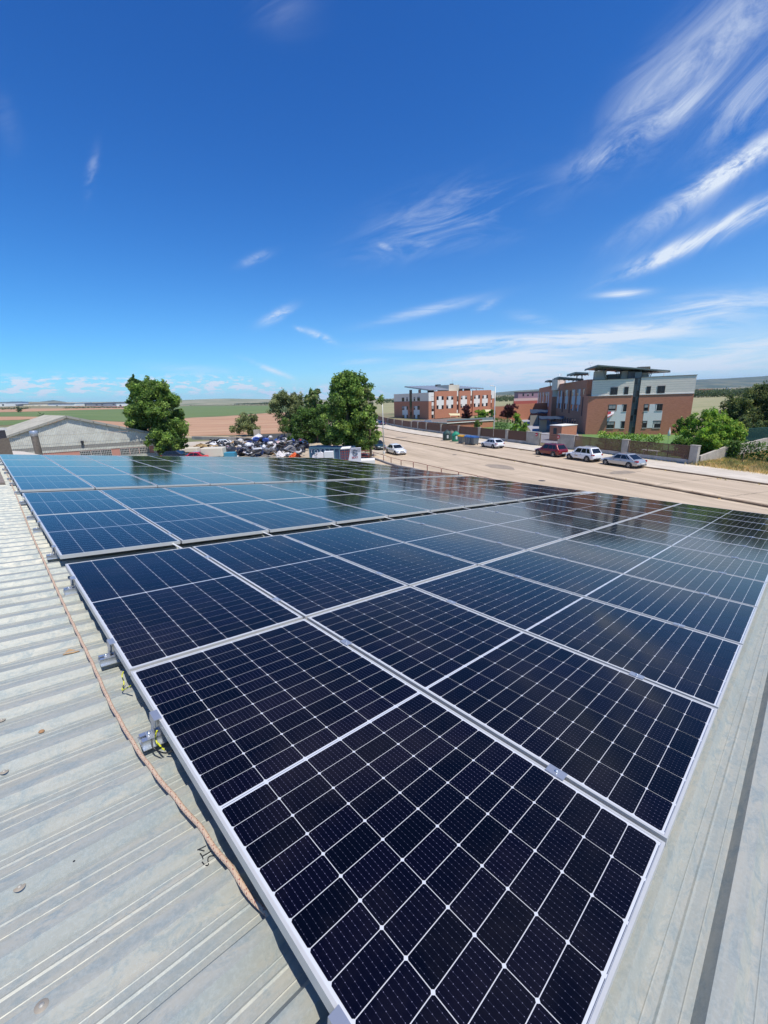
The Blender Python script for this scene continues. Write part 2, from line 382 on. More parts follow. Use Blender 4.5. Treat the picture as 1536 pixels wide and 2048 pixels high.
def patch_ground(name, cols, M, rows=8, dz=.03):
    """cols: (pixel x, top y, bottom y) samples"""
    V = []; Fc = []
    for (x, yt, yb) in cols:
        a = G(x, yb); b = G(x, yt)
        for i in range(rows+1):
            t = i/rows; t = t*t
            p = a.lerp(b, t); d = math.hypot(p.x, p.y)
            V.append((p.x, p.y, tz(p.x, p.y)+dz*max(1, d/150)))
    n = rows+1
    for i in range(len(cols)-1):
        for j in range(rows): Fc.append([i*n+j, (i+1)*n+j, (i+1)*n+j+1, i*n+j+1])
    me = bpy.data.meshes.new(name); me.from_pydata(V, [], Fc); me.materials.append(M); me.update()
    return tag(obj(name, me), kind='structure')
PLOUGH = mat('ploughed_earth', (.40, .215, .120), .95, col2=(.48, .30, .175), vscale=.02, var=.10, stretch=(1, 5, 1), detail=8)
CROP = mat('green_crop', (.105, .165, .045), .95, col2=(.155, .200, .062), vscale=.012, var=.10, stretch=(1, 4, 1), detail=7)
PALE = mat('dry_meadow', (.36, .31, .17), .95, col2=(.22, .235, .10), vscale=.03, var=.15, stretch=(1, 4, 1), detail=8)
TAN = mat('tan_track', (.50, .38, .24), .95, var=.10, vscale=.05)
DIRT = mat('yard_dirt', (.44, .355, .25), .95, col2=(.55, .49, .40), vscale=.2, var=.15, detail=8)
patch_ground('crop_field', [(-60, 826, 834), (40, 824, 833), (85, 822.5, 834), (150, 820.5, 838), (254, 818, 844), (320, 814, 841), (383, 812, 835), (450, 811.5, 832), (530, 811.5, 826), (640, 809, 822)], CROP)
patch_ground('ploughed_field', [(60, 836, 845), (150, 839, 858), (254, 845, 870), (320, 842, 872), (383, 836, 872.5), (450, 833, 871), (530, 827, 868), (640, 823, 864)], PLOUGH, dz=.05)
patch_ground('ploughed_strip', [(-60, 834.5, 843), (40, 833.5, 840), (85, 834, 837)], PLOUGH, dz=.06)
patch_ground('crop_strip', [(-60, 843, 854), (30, 841, 850), (64, 839, 842)], CROP, dz=.07)
patch_ground('tan_field', [(-60, 818.5, 826), (60, 817.5, 823.5), (150, 817, 820.5), (254, 816, 818)], PLOUGH, dz=.05)
patch_ground('meadow', [(745, 803, 828), (790, 803, 826), (1000, 801, 812), (1090, 797, 806)], PALE, dz=.04)
patch_ground('dry_slope', [(1340, 796, 840), (1400, 795, 838), (1480, 792, 836), (1600, 788, 834)], PALE, dz=.04)
patch_ground('dirt_track', [(370, 872.5, 875), (430, 873, 877), (530, 872, 879)], TAN, dz=.04)

# hills
def ridge(name, prof, dist, depth, M, z0=0):
    V = []; Fc = []; nr = 7
    for (x, y) in prof:
        d = ray(x, y); t = dist/d.y; top = CAM+d*t
        for j in range(nr):
            f = j/(nr-1); sc = 1-(1-f)*depth/dist
            h = top.z*(math.sin(f*math.pi/2)**1.25)*(1+.05*math.sin(x*.13+j*2.1)*(0 if j in (0, nr-1) else 1))
            V.append((top.x*sc, top.y*sc, max(h, 0) if j else -5))
        V.append((top.x*1.25, top.y*1.25, -5))
    n = nr+1
    for i in range(len(prof)-1):
        for j in range(nr): Fc.append([i*n+j, (i+1)*n+j, (i+1)*n+j+1, i*n+j+1])
    me = bpy.data.meshes.new(name); me.from_pydata(V, [], Fc); me.materials.append(M); me.update()
    for p in me.polygons: p.use_smooth = True
    return tag(obj(name, me), kind='structure')
HILL = mat('wooded_hill', (.060, .085, .045), .95, col2=(.16, .16, .085), vscale=.0035, var=.35, detail=9, c2lo=.45, c2hi=.6)
HILL2 = mat('pale_hill', (.34, .31, .20), .95, col2=(.15, .17, .08), vscale=.004, var=.2, detail=9, stretch=(1, 3, 1))
rp = [(840, 796), (900, 791.5), (960, 788), (990, 785.5), (1030, 781.5), (1070, 779), (1120, 775), (1200, 771), (1280, 766), (1340, 763), (1385, 760.5), (1420, 758.5), (1450, 757), (1500, 754), (1536, 752), (1640, 748), (1800, 752), (2100, 775)]
ridge('hills', rp, 6200, 1900, HILL)
ridge('low_hills', [(-200, 806), (20, 804.5), (140, 804), (255, 803.5), (330, 802), (375, 800), (420, 798.5), (455, 797.5), (500, 798), (545, 798.5), (620, 799), (700, 799), (770, 798), (850, 797)], 4200, 1500, HILL2)
ridge('far_mountain', [(60, 806), (88, 802.5), (100, 801), (107, 800.3), (116, 801.5), (140, 805)], 7500, 600, HILL)

# ---------------------------------------------------------------- foliage generator
def leaves(name, clumps, per, leaf, mats, parent=None, seed=0, flat=.7):
    """clumps: (cx,cy,cz, rx,ry,rz, matindex weights) ; many leaf-sized faces"""
    r = np.random.default_rng(seed); Vs = []; Ms = []
    for c in clumps:
        n = int(per*.82*c[6]) if len(c) > 6 else per
        u = r.normal(size=(n, 3)); u /= np.linalg.norm(u, axis=1)[:, None]
        rad = r.random(n)**.42
        p = np.array(c[:3])+u*rad[:, None]*np.array(c[3:6])*r.uniform(.85, 1.15, (n, 1))
        nn = u*flat+r.normal(size=(n, 3))*.75; nn[:, 2] += .25; nn /= np.linalg.norm(nn, axis=1)[:, None]
        t = np.cross(nn, r.normal(size=(n, 3))); t /= np.linalg.norm(t, axis=1)[:, None]; b = np.cross(nn, t)
        s = leaf*r.uniform(.6, 1.4, (n, 1))
        q = np.stack([p-t*s, p-b*s*.55, p+t*s, p+b*s*.55], 1); Vs.append(q.reshape(-1, 3))
        w = c[7] if len(c) > 7 else r.choice(3, p=[.34, .42, .24])
        mm = np.where(r.random(n) < .62, w, r.integers(0, 3, n)); Ms.append(mm)
    V = np.concatenate(Vs); mi = np.concatenate(Ms)
    me = np_mesh(name, V, np.arange(len(V)), 4, mats, mi)
    return obj(name, me, parent)
def tree(name, label, cat, base, h, cr_w, mats, n=70, per=150, leaf=.16, seed=1, trunk=.22, low=.12, shape='round', group=None, lean=(0, 0), stems=1):
    """tapered trunk and limbs with leaf clumps on the limb ends"""
    r = random.Random(seed); base = Vector(base)
    root = empty(name, label, cat, loc=base, group=group)
    cl = []; tips = []
    # boughs first: each bough is a lobe of clumps, light shows between them
    nb = max(9, int(n/6.5)); cr_w = cr_w*1.08; lobes = []
    for i in range(nb):
        f = (i+.5)/nb if shape == 'cone' else ((i*.618) % 1.); a = r.uniform(0, 2*math.pi) if shape != 'cone' else i*2.4
        if shape == 'round': w = math.sin(math.pi*min(1, max(.05, f*.90+.06))**.85)**.6
        elif shape == 'cone': w = max(.08, 1-f)**.75*(.5+.5*min(1, f*6))
        elif shape == 'wide': w = math.sqrt(max(.04, 1-(2*f-1)**2))
        else: w = 1
        lr = cr_w*r.uniform(.15, .27)*(.55+.45*w)
        rr = max(0, w*cr_w/2-lr*.75)*math.sqrt(r.uniform(.30, 1))*(1.12 if i % 3 == 0 else 1); lz = h*(low+(1-low)*f)
        lz = min(h-lr*.75, max(h*low+lr*.5, lz)) if h > lr*3 else h*.5
        lobes.append((rr*math.cos(a)+lean[0]*f, rr*math.sin(a)+lean[1]*f, lz, lr, r.choice([0, 1, 1, 2])))
    if shape == 'round': lobes.append((lean[0]*.9+r.uniform(-.08, .08)*cr_w, r.uniform(-.08, .08)*cr_w, h-cr_w*.10, cr_w*.11, 1))
    for i in range(n):
        lx, ly, lz, lr, lc = lobes[i % len(lobes)]
        u_ = Vector((r.gauss(0, 1), r.gauss(0, 1), r.gauss(0, 1)+.25)).normalized()
        q = u_*lr*r.uniform(.45, 1.05); x, y, z = lx+q.x, ly+q.y, lz+q.z*.85
        z = max(z, h*low*.6); s = cr_w*r.uniform(.06, .105)
        tips.append(Vector((x, y, z)))
        cl.append((x, y, z, s, s, s*.7, r.uniform(.5, 1.2), lc if r.random() < .5 else r.choice([0, 1, 2])))
    # inner foliage fills the crown, its shade put into the darker leaf colour
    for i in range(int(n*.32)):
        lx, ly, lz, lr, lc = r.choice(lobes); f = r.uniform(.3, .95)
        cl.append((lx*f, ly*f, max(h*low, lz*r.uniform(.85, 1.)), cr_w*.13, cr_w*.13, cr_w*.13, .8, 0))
    # small shoots that break the outline
    for i in range(n):
        t = r.choice(tips); k = r.uniform(1.0, 1.09); s = cr_w*r.uniform(.025, .05)
        cl.append((t.x*k, t.y*k, min(h*1.04, t.z+r.uniform(-.2, .7)), s, s, s*1.5, .16))
    leaves('crown', cl, per, leaf, mats, root, seed)
    tb = MB(BARK)
    for k in range(stems):
        a = 2*math.pi*k/max(1, stems); off = Vector((math.cos(a), math.sin(a), 0))*(.0 if stems == 1 else cr_w*.07)
        top = Vector((lean[0]*.6, lean[1]*.6, h*.72))+off*3
        pts = [off, off*1.3+Vector((.03, .02, h*.12)), off.lerp(top, .45)+Vector((.1, -.08, h*.1)), top]
        tb.tube(pts, [trunk, trunk*.8, trunk*.5, trunk*.12], n=8)
        for t in r.sample(tips, min(len(tips), 16)):
            f0 = r.uniform(.2, .8); st = off.lerp(top, f0)
            if st.z > t.z: continue
            md = st.lerp(t, .5)+Vector((r.uniform(-.2, .2), r.uniform(-.2, .2), r.uniform(-.1, .3)))
            tb.tube([st, md, t], [trunk*.35*(1-f0*.5), trunk*.2, trunk*.05], n=5)
    tb.build('trunk', root)
    return root
def bush_box(name, label, cat, p0, p1, w, h, mats, leaf=.09, dens=60, seed=3, group=None, z0=0.):
    """clipped hedge along a line"""
    r = random.Random(seed); p0 = Vector(p0); p1 = Vector(p1); L_ = (p1-p0).length; d = (p1-p0)/L_; nrm = Vector((-d.y, d.x, 0))
    cl = []; st = h*.30
    for i in range(int(L_/st)+1):
        for j in range(max(1, int(w/st))):
            for k in range(max(1, int(h/st))):
                q = d*(i*st+r.uniform(-.1, .1))+nrm*((j+.5)*st-w/2+r.uniform(-.06, .06))
                cl.append((q.x, q.y, z0+(k+.55)*st+r.uniform(-.06, .06), st*.75, st*.75, st*.7, 1.))
    root = empty(name, label, cat, loc=p0, group=group)
    leaves('foliage', cl, dens, leaf, mats, root, seed)
    sb = MB(BARK)
    for i in range(int(L_/1.2)+1):
        q = d*min(L_, i*1.2+.3); sb.tube([q, q+Vector((.03, .02, h*.6))], [.03, .012], n=5)
    sb.build('stem', root)
    return root

# ---------------------------------------------------------------- the roof we stand on
A0 = .11608609; B0 = .45281656; HH = 1.23988319; WP = 1.058; L0 = 2.1159566
AZ = .8119950650; SLP = .1276771274
Bv = Vector((math.sin(AZ)*math.cos(SLP), math.cos(AZ)*math.cos(SLP), -math.sin(SLP)))
Av = Vector((math.sin(AZ-math.pi/2), math.cos(AZ-math.pi/2), 0))
Nv = Bv.cross(Av).normalized()
if Nv.z < 0: Nv = -Nv
org = CAM+Av*A0+Bv*B0-Nv*HH
MR = Matrix.Identity(4)
for i in range(3): MR[i][0] = Bv[i]; MR[i][1] = Av[i]; MR[i][2] = Nv[i]; MR[i][3] = org[i]
MRI = MR.inverted()
def onroof(x, y, n=-.150):
    d = ray(x, y); o = MRI@CAM; dl = MRI.to_3x3()@d; t = (n-o.z)/dl.z; p = o+dl*t; return p   # (b, a, n)
PAN, CREST = -.150, -.115
B_EAVE = 13.0; B_RIDGE = -2.3; A_END = 17.75; A_START = -5.2
bld = empty('industrial_building', 'low metal-roofed industrial building under the solar panels', 'building', MR)
pitch = .200; ph = 1.320; PHB = -.184      # rib phase of the main sheets and of the ones right of the panels
nr = 5; sheet_w = pitch*nr
na_ = 18
r3 = random.Random(5)
starts = [.220+sheet_w*k for k in range(na_)]+[PHB+pitch*1.5-sheet_w*k for k in range(1, 7)]
for a0 in starts:
    prof = []
    for j in range(nr):
        c = a0+pitch*(j+.5)
        prof += [(c-.100, PAN), (c-.094, PAN+.0028), (c-.088, PAN), (c-.068, PAN), (c-.0655, PAN+.0014), (c-.063, PAN), (c-.046, PAN), (c-.021, CREST), (c+.021, CREST), (c+.046, PAN), (c+.063, PAN), (c+.0655, PAN+.0014), (c+.068, PAN)]
    prof.append((a0+sheet_w+(.035 if a0 > 0 else .11 if a0 > -1 else .035), PAN+.0015))
    lift = r3.uniform(0, .0012)
    mb = MB(GALV); bs = [B_RIDGE-.15, 2., 6., 10., B_EAVE]
    for (a1, n1), (a2, n2) in zip(prof[:-1], prof[1:]):
        for b1, b2 in zip(bs[:-1], bs[1:]):
            mb.face([(b1, a1, n1+lift), (b2, a1, n1+lift), (b2, a2, n2+lift), (b1, a2, n2+lift)])
    mb.build('roof_sheet', bld)
# far slope beyond the ridge, walls, ridge cap
WALLM = mat('rendered_wall', (.46, .43, .38), .9, var=.12, vscale=.6)
sec = MB(GALV)
th = 2*SLP
def over(bb, nn=PAN): # point on the other slope, bb metres past the ridge
    return (B_RIDGE-bb*math.cos(th), None, nn-bb*math.sin(th))
a = A_START
while a < A_END:
    for (u0, u1, n0, n1) in ((0, .11, 0, 0), (.11, .13, 0, .035), (.13, .17, .035, .035), (.17, .19, .035, 0)):
        p0 = over(0); p1 = over(13.)
        sec.face([(p0[0], a+u0, p0[2]+n0), (p0[0], a+u1, p0[2]+n1), (p1[0], a+u1, p1[2]+n1), (p1[0], a+u0, p1[2]+n0)])
    a += .196
sec.build('far_roof_slope', bld)
rc = MB(GALV); p = over(.28, CREST+.012)
rc.face([(B_RIDGE+.28, A_START, CREST+.012), (B_RIDGE+.28, A_END+.1, CREST+.012), (B_RIDGE, A_END+.1, CREST+.03), (B_RIDGE, A_START, CREST+.03)])
rc.face([(B_RIDGE, A_START, CREST+.03), (B_RIDGE, A_END+.1, CREST+.03), (p[0], A_END+.1, p[2]), (p[0], A_START, p[2])])
rc.build('ridge_cap', bld)
wl = MB(WALLM)
def rw(b, a, n): return MR@Vector((b, a, n))
def wallq(p, q, th_=.2):
    for (A_, B_) in ((p, q),):
        lo1 = Vector((A_.x, A_.y, 0)); lo2 = Vector((B_.x, B_.y, 0))
        d = (lo2-lo1).normalized(); nn = Vector((d.y, -d.x, 0))*th_
        wl.hexa([MRI@v for v in (lo1, lo2, lo2+nn, lo1+nn, A_, B_, B_+nn, A_+nn)])
e = 12.85
pR = rw(B_RIDGE, 0, PAN); far = over(12.9)
for aa in (A_START+.1, A_END-.1):
    wallq(rw(e, aa, PAN-.05), rw(B_RIDGE, aa, PAN-.05)); wallq(rw(B_RIDGE, aa, PAN-.05), rw(far[0], aa, far[2]-.05))
wallq(rw(e, A_START+.1, PAN-.05), rw(e, A_END-.1, PAN-.05)); wallq(rw(far[0], A_START+.1, far[2]-.05), rw(far[0], A_END-.1, far[2]-.05))
wl.build('wall', bld)
# fixing screws with washers
def roof_h(a):
    q = abs(((a-(ph if a > .16 else PHB)+pitch/2) % pitch)-pitch/2)
    return CREST if q < .021 else (PAN if q > .046 else CREST+(PAN-CREST)*(q-.021)/.025)
def onprofile(x, y, up=.0015):
    """where the pixel's ray first meets the ribbed sheet"""
    d = ray(x, y); o = MRI@CAM; dl = MRI.to_3x3()@d; t = (CREST+.002-o.z)/dl.z
    for _ in range(400):
        p = o+dl*t
        if p.z <= roof_h(p.y)+up: break
        t += .0004
    return Vector((p.x, p.y, roof_h(p.y)+up))
scr = MB(mat('washer', (.34, .30, .24), .7, .2), mat('screw_head', (.42, .40, .35), .6, .3))
scr.lathe((0, 0, 0), [(.0, .002), (.0125, .0018), (.0145, .0)], scr.mats[0], 20)
scr.lathe((0, 0, 0), [(0, .005), (.0055, .0045), (.0062, .0018)], scr.mats[1], 8)
scm = scr.mesh('roof_screw')
for (x, y) in [(39, 1774), (83, 2012), (8, 1543), (3, 1440)]:
    p = onprofile(x, y, .0005); o = obj('roof_screw', scm, bld, p)
# grey-brown walkway sheet at the top left
tw = onroof(14, 970, PAN+.06)
bx = MB(mat('weathered_board', (.23, .195, .16), .9, var=.2, vscale=1.2)); bx.box(-1.5, -.115, 10.75, 15.2, CREST, CREST+.045)
o = bx.build('walkway_board'); o.matrix_world = MR
tag(o, 'flat grey-brown walkway board lying on the corrugated roof beside the far rope', 'board')

# ------------------------------------------------------------ solar panels
PLn, PWd = 2.094, 1.038
rows = []
a = 0.; rows.append(a); a += L0; rows.append(a); a = 4.2119+.295
rows.append(a); rows.append(a+2.106); a = 8.7187+.33; rows.append(a); rows.append(a+2.115); rows.append(a+4.235); rows.append(a+6.35)
# shared meshes in panel space: x = b across (0..PWd), y = a along (0..PLn), z = 0 top of frame
fr = MB(ALU); t_ = .0095; H_ = .035
fr.box(0, PWd, 0, t_, -H_, 0); fr.box(0, PWd, PLn-t_, PLn, -H_, 0)
fr.box(0, t_, t_, PLn-t_, -H_, 0); fr.box(PWd-t_, PWd, t_, PLn-t_, -H_, 0)
FRM = fr.mesh('panel_frame')
bs_ = MB(BACK); bs_.box(t_, PWd-t_, t_, PLn-t_, -.0065, -.0022); BSM = bs_.mesh('backsheet')
cpx, cpy = .1672, .0851; gap = .0024; midg = .014
cx0 = (PWd-6*cpx)/2; cy0 = (PLn-(24*cpy+midg))/2
rb = MB(RIB)
for yy in (cy0-.0075, cy0+12*cpy+midg/2-.001, PLn-cy0+.0055):
    nseg = 6
    for i in range(6):
        rb.box(cx0+i*cpx+.006, cx0+(i+1)*cpx-.006, yy, yy+.0018, -.0022, -.0018)
RBM = rb.mesh('ribbon')
w2, h2 = (cpx-gap)/2, (cpy-gap)/2; ch = .0050
def cell_poly(cx, cy): return [(cx-w2+ch, cy-h2), (cx+w2-ch, cy-h2), (cx+w2, cy-h2+ch), (cx+w2, cy+h2-ch), (cx+w2-ch, cy+h2), (cx-w2+ch, cy+h2), (cx-w2, cy+h2-ch), (cx-w2, cy-h2+ch)]
def cells_mesh(name, cs, thick=False):
    V = []; Fc = []; U = []
    for (cx, cy) in cs:
        P = cell_poly(cx, cy); i = len(V)
        V += [(x, y, 0) for x, y in P]; Fc.append(list(range(i, i+8))); U += [(x-cx+w2, y-cy+h2) for x, y in P]
        if thick:
            V += [(x, y, -.0006) for x, y in P]
            for k in range(8):
                k2 = (k+1) % 8; Fc.append([i+k, i+8+k, i+8+k2, i+k2]); U += [(0, 0)]*4
    me = bpy.data.meshes.new(name); me.from_pydata(V, [], Fc); me.materials.append(CELL)
    ul = me.uv_layers.new(name='UVMap'); k = 0
    for p in me.polygons:
        for li in p.loop_indices:
            ul.data[li].uv = U[k] if k < len(U) else (0, 0); k += 1
    me.update(); return me
centres = [(cx0+(i+.5)*cpx, cy0+(j+.5)*cpy+(midg if j >= 12 else 0)) for j in range(24) for i in range(6)]
ONE = cells_mesh('solar_cell', [(0, 0)], True)
ALL = cells_mesh('solar_cells', centres)
row_txt = ['nearest row', 'second row', 'third row, above the dark gap', 'fourth row', 'fifth row', 'sixth row', 'seventh row', 'farthest row']
INDIV = {0: 5, 1: 3}
r5 = random.Random(21)
for ri, ra in enumerate(rows):
    for c in range(12):
        side = 'rope side' if c < 6 else 'street eave'
        kk = c+1 if c < 6 else 12-c
        pos = ('%s from the %s' % (ordn(kk), side)) if kk > 1 else 'beside the %s' % ('rope' if c < 6 else 'street eave')
        tilt = Matrix.Rotation(r5.uniform(-.0012, .0012), 4, 'X')@Matrix.Rotation(r5.uniform(-.0012, .0012), 4, 'Y')
        e_ = empty('solar_panel', 'solar panel in the %s, %s' % (row_txt[ri], pos), 'solar panel', MR@Matrix.Translation((c*WP+.01, ra+.01, 0))@tilt, 'solar panels on the roof')
        obj('frame', FRM, e_); obj('backsheet', BSM, e_)
        if c < INDIV.get(ri, 0):
            for (x, y) in centres: obj('solar_cell', ONE, e_, (x, y, -.0013))
            obj('ribbon', RBM, e_)
        else:
            q = obj('solar_cells', ALL, e_, (0, 0, -.0016)); q['kind'] = 'stuff'

# rails, clamps
CLM = mat('clamp_metal', (.46, .48, .52), .35, .6, var=.05)
def rail_mesh():
    mb = MB(STEEL); b0_, b1_ = -.056, 12*WP+.06
    z1, z0 = -.078, CREST+.001
    mb.box(b0_, b1_, -.045, .045, z0, z0+.003); mb.box(b0_, b1_, -.028, -.022, z0+.003, z1-.004); mb.box(b0_, b1_, .022, .028, z0+.003, z1-.004)
    mb.box(b0_, b1_, -.030, -.008, z1-.004, z1); mb.box(b0_, b1_, .008, .030, z1-.004, z1); mb.box(b0_, b1_, .0452, .0482, z0, z0+.012)
    return mb.mesh('rail')
RAILM = rail_mesh()
def clamp_mesh(end):
    mb = MB(CLM, STEEL)
    if end:
        mb.box(-.016, .010, -.035, .035, .0005, .0045); mb.box(-.020, -.016, -.035, .035, -.034, .0045); mb.box(-.020, -.016, -.020, .020, -.077, -.034); mb.box(-.045, -.020, -.022, .022, -.0772, -.0735); mb.box(.002, .03, -.03, .03, -.0772, -.0355)
        mb.lathe((-.034, 0, -.0735), [(.010, 0), (.010, .008), (.004, .009)], STEEL, 6)
    else:
        mb.box(-.022, .022, -.035, .035, .0005, .0042); mb.box(-.007, -.004, -.035, .035, -.077, .0005); mb.box(.004, .007, -.035, .035, -.077, .0005)
        mb.lathe((0, 0, .0042), [(.0065, 0), (.0065, .006), (.003, .0075), (0, .0065)], STEEL, 8)
    return mb.mesh('clamp')
CM, CE = clamp_mesh(False), clamp_mesh(True)
for ri, ra in enumerate(rows):
    for k, off in enumerate((.375, 1.67)):
        rt = empty('mounting_rail', 'galvanised mounting rail under the %s of panels, %s of two' % (row_txt[ri].split(',')[0], 'nearer' if k == 0 else 'farther'), 'rail', MR@Matrix.Translation((0, ra+off, 0)), 'mounting rails')
        obj('rail', RAILM, rt); obj('clamp', CE, rt, (.010, 0, 0))
        for c in range(1, 12): obj('clamp', CM, rt, (c*WP, 0, 0))
# link plates across the two wider gaps
LKM = MB(mat('pale_link', (.74, .73, .69), .5, .2)); g0 = 0
LKM.hexa([(-.016, 0, 0), (.016, 0, 0), (.016, .003, .022), (-.016, .003, .022), (-.016, 0, 0), (.016, 0, 0), (.016, 0, 0), (-.016, 0, 0)]) if False else None
LKM.v = []; LKM.f = []; LKM.m = []; LKM.sm = []
LKM.bar((.0, .0, -.012), (.015, .12, -.03), .022, .004); LKM.bar((.015, .12, -.03), (-.010, .31, -.02), .022, .004)
LKm = LKM.mesh('link_plate')
for gi, (ga, nm) in enumerate(((4.212, 'second and third rows'),)):
    for c in range(12):
        o = obj('link_plate', LKm); o.matrix_world = MR@Matrix.Translation(((c+.93)*WP, ga-.005, -.002))
        tag(o, 'pale bent link plate across the dark gap, %s from the rope' % ordn(c+1), 'bracket', 'link plates in the dark gap')
# flashing piece at the eave end of the gap
o = MB(ALU); o.box(12*WP-.55, 12*WP+.10, 4.22, 4.50, -.030, -.012); o = o.build('flashing_plate'); o.matrix_world = MR
tag(o, 'shiny flat metal plate closing the dark gap at the eave', 'plate')

# ------------------------------------------------------------ rope
def ropemat():
    M = bpy.data.materials.new('braided_rope'); M.use_nodes = True; t = M.node_tree; b = t.nodes['Principled BSDF']
    uv = t.nodes.new('ShaderNodeUVMap'); uv.uv_map = 'UVMap'; sp = t.nodes.new('ShaderNodeSeparateXYZ'); t.links.new(uv.outputs[0], sp.inputs[0])
    mm = lambda op, a, b_=None: mth(op, a, b_, tree=t)
    s1 = mm('ADD', mm('MULTIPLY', sp.outputs[0], 2.0), mm('MULTIPLY', sp.outputs[1], 26.)); s2 = mm('SUBTRACT', mm('MULTIPLY', sp.outputs[1], 26.), mm('MULTIPLY', sp.outputs[0], 3.))
    br = mm('LESS_THAN', mm('FRACT', mm('MULTIPLY', mm('ADD', s1, s2), 1.6)), .45); w1 = mm('MULTIPLY', mm('LESS_THAN', mm('FRACT', s1), .16), br); w2_ = mm('MULTIPLY', mm('LESS_THAN', mm('FRACT', s2), .10), br)
    x = t.nodes.new('ShaderNodeMix'); x.data_type = 'RGBA'; x.inputs[6].default_value = (.54, .40, .29, 1); x.inputs[7].default_value = (.34, .13, .10, 1)
    t.links.new(mm('MAXIMUM', w1, w2_), x.inputs[0]); t.links.new(x.outputs[2], b.inputs['Base Color']); b.inputs['Roughness'].default_value = .9
    bp = t.nodes.new('ShaderNodeBump'); bp.inputs['Strength'].default_value = .6; bp.inputs['Distance'].default_value = .003
    h = mm('ABSOLUTE', mm('SUBTRACT', mm('FRACT', mm('MULTIPLY', s1, 3.)), .5)); t.links.new(h, bp.inputs['Height']); t.links.new(bp.outputs[0], b.inputs['Normal'])
    return M
rp_px = [(8, 935), (15, 950), (33, 992), (60, 1060), (84, 1113), (110, 1170), (136, 1226), (162, 1280), (181, 1318), (200, 1360), (218, 1400), (240, 1440), (270, 1490), (298, 1530), (330, 1570), (366, 1613), (400, 1652), (428, 1692), (456, 1726), (478, 1757), (500, 1785), (524, 1808), (552, 1834), (590, 1862)]
ctrl = [onroof(x, y, CREST+.008) for x, y in rp_px]
ctrl = sorted(ctrl, key=lambda p: -p.y)
pts = []
for i in range(len(ctrl)-1):
    p0 = ctrl[max(i-1, 0)]; p1 = ctrl[i]; p2 = ctrl[i+1]; p3 = ctrl[min(i+2, len(ctrl)-1)]
    k = max(3, int((p1-p2).length/.03))
    for j in range(k):
        t = j/k; q = .5*((2*p1)+(p2-p0)*t+(2*p0-5*p1+4*p2-p3)*t*t+(3*p1-p0-3*p2+p3)*t**3)
        phs = ((q.y-ph)/pitch) % 1.; sag = -.008*abs(math.sin(math.pi*phs))
        pts.append(Vector((q.x, q.y, CREST+.010+sag)))
for k, q in enumerate(pts[-14:]): q.z -= .0015*k
rad = .0078; rv = []; rf = []; ruv = []; cumul = 0; n8 = 10
for i, p in enumerate(pts):
    d = (pts[min(i+1, len(pts)-1)]-pts[max(i-1, 0)]).normalized(); x = d.cross(Vector((0, 0, 1))).normalized(); y = x.cross(d)
    if i: cumul += (p-pts[i-1]).length
    for j in range(n8+1):
        a = 2*math.pi*j/n8; rv.append(tuple(p+(x*math.cos(a)+y*math.sin(a))*rad)); ruv.append((j/n8, cumul))
for i in range(len(pts)-1):
    for j in range(n8): a = i*(n8+1)+j; rf.append([a, a+1, a+n8+2, a+n8+1])
me = bpy.data.meshes.new('rope'); me.from_pydata(rv, [], rf); ul = me.uv_layers.new(name='UVMap')
for p in me.polygons:
    p.use_smooth = True
    for li, vi in zip(p.loop_indices, p.vertices): ul.data[li].uv = ruv[vi]
me.materials.append(ropemat()); ro = obj('safety_rope', me); ro.matrix_world = MR
tag(ro, 'long pink-beige braided rope with red flecks beside the panels', 'rope')

# earth wires
YG = mat('yellow_green_insulation', (.62, .62, .03), .45, col2=(.03, .05, .01), vscale=60, c2lo=.5, c2hi=.52, detail=0); BK = mat('black_insulation', (.012, .012, .014), .4)
def wire(px, n, r, M, name, label):
    P = [onroof(x, y, z) for (x, y), z in zip(px, n)]; out = []
    for i in range(len(P)-1):
        p0 = P[max(i-1, 0)]; p1 = P[i]; p2 = P[i+1]; p3 = P[min(i+2, len(P)-1)]
        for j in range(6):
            t = j/6; out.append(.5*((2*p1)+(p2-p0)*t+(2*p0-5*p1+4*p2-p3)*t*t+(3*p1-p0-3*p2+p3)*t**3))
    out.append(P[-1]); mb = MB(M); mb.tube(out, r, n=8); o = mb.build(name); o.matrix_world = MR; return tag(o, label, 'wire')
wire([(247, 1343), (244, 1352), (248, 1366), (244, 1380), (252, 1377), (262, 1371)], [-.03, -.05, -.07, -.09, -.07, -.045], .0028, YG, 'earth_wire', 'yellow-green earth wire looped below the frame, farther from the camera')
wire([(314, 1461), (311, 1472), (313, 1483), (318, 1492), (316, 1486), (324, 1496), (330, 1500)], [-.035, -.06, -.08, -.09, -.075, -.08, -.08], .0034, YG, 'earth_wire', 'yellow-green earth wire curled beside the clamp nearer the camera')
wire([(303, 1478), (306, 1494), (316, 1502), (332, 1506), (345, 1500)], [-.07, -.09, -.10, -.09, -.06], .003, BK, 'black_cable', 'short black cable curving below the nearest panel frame')

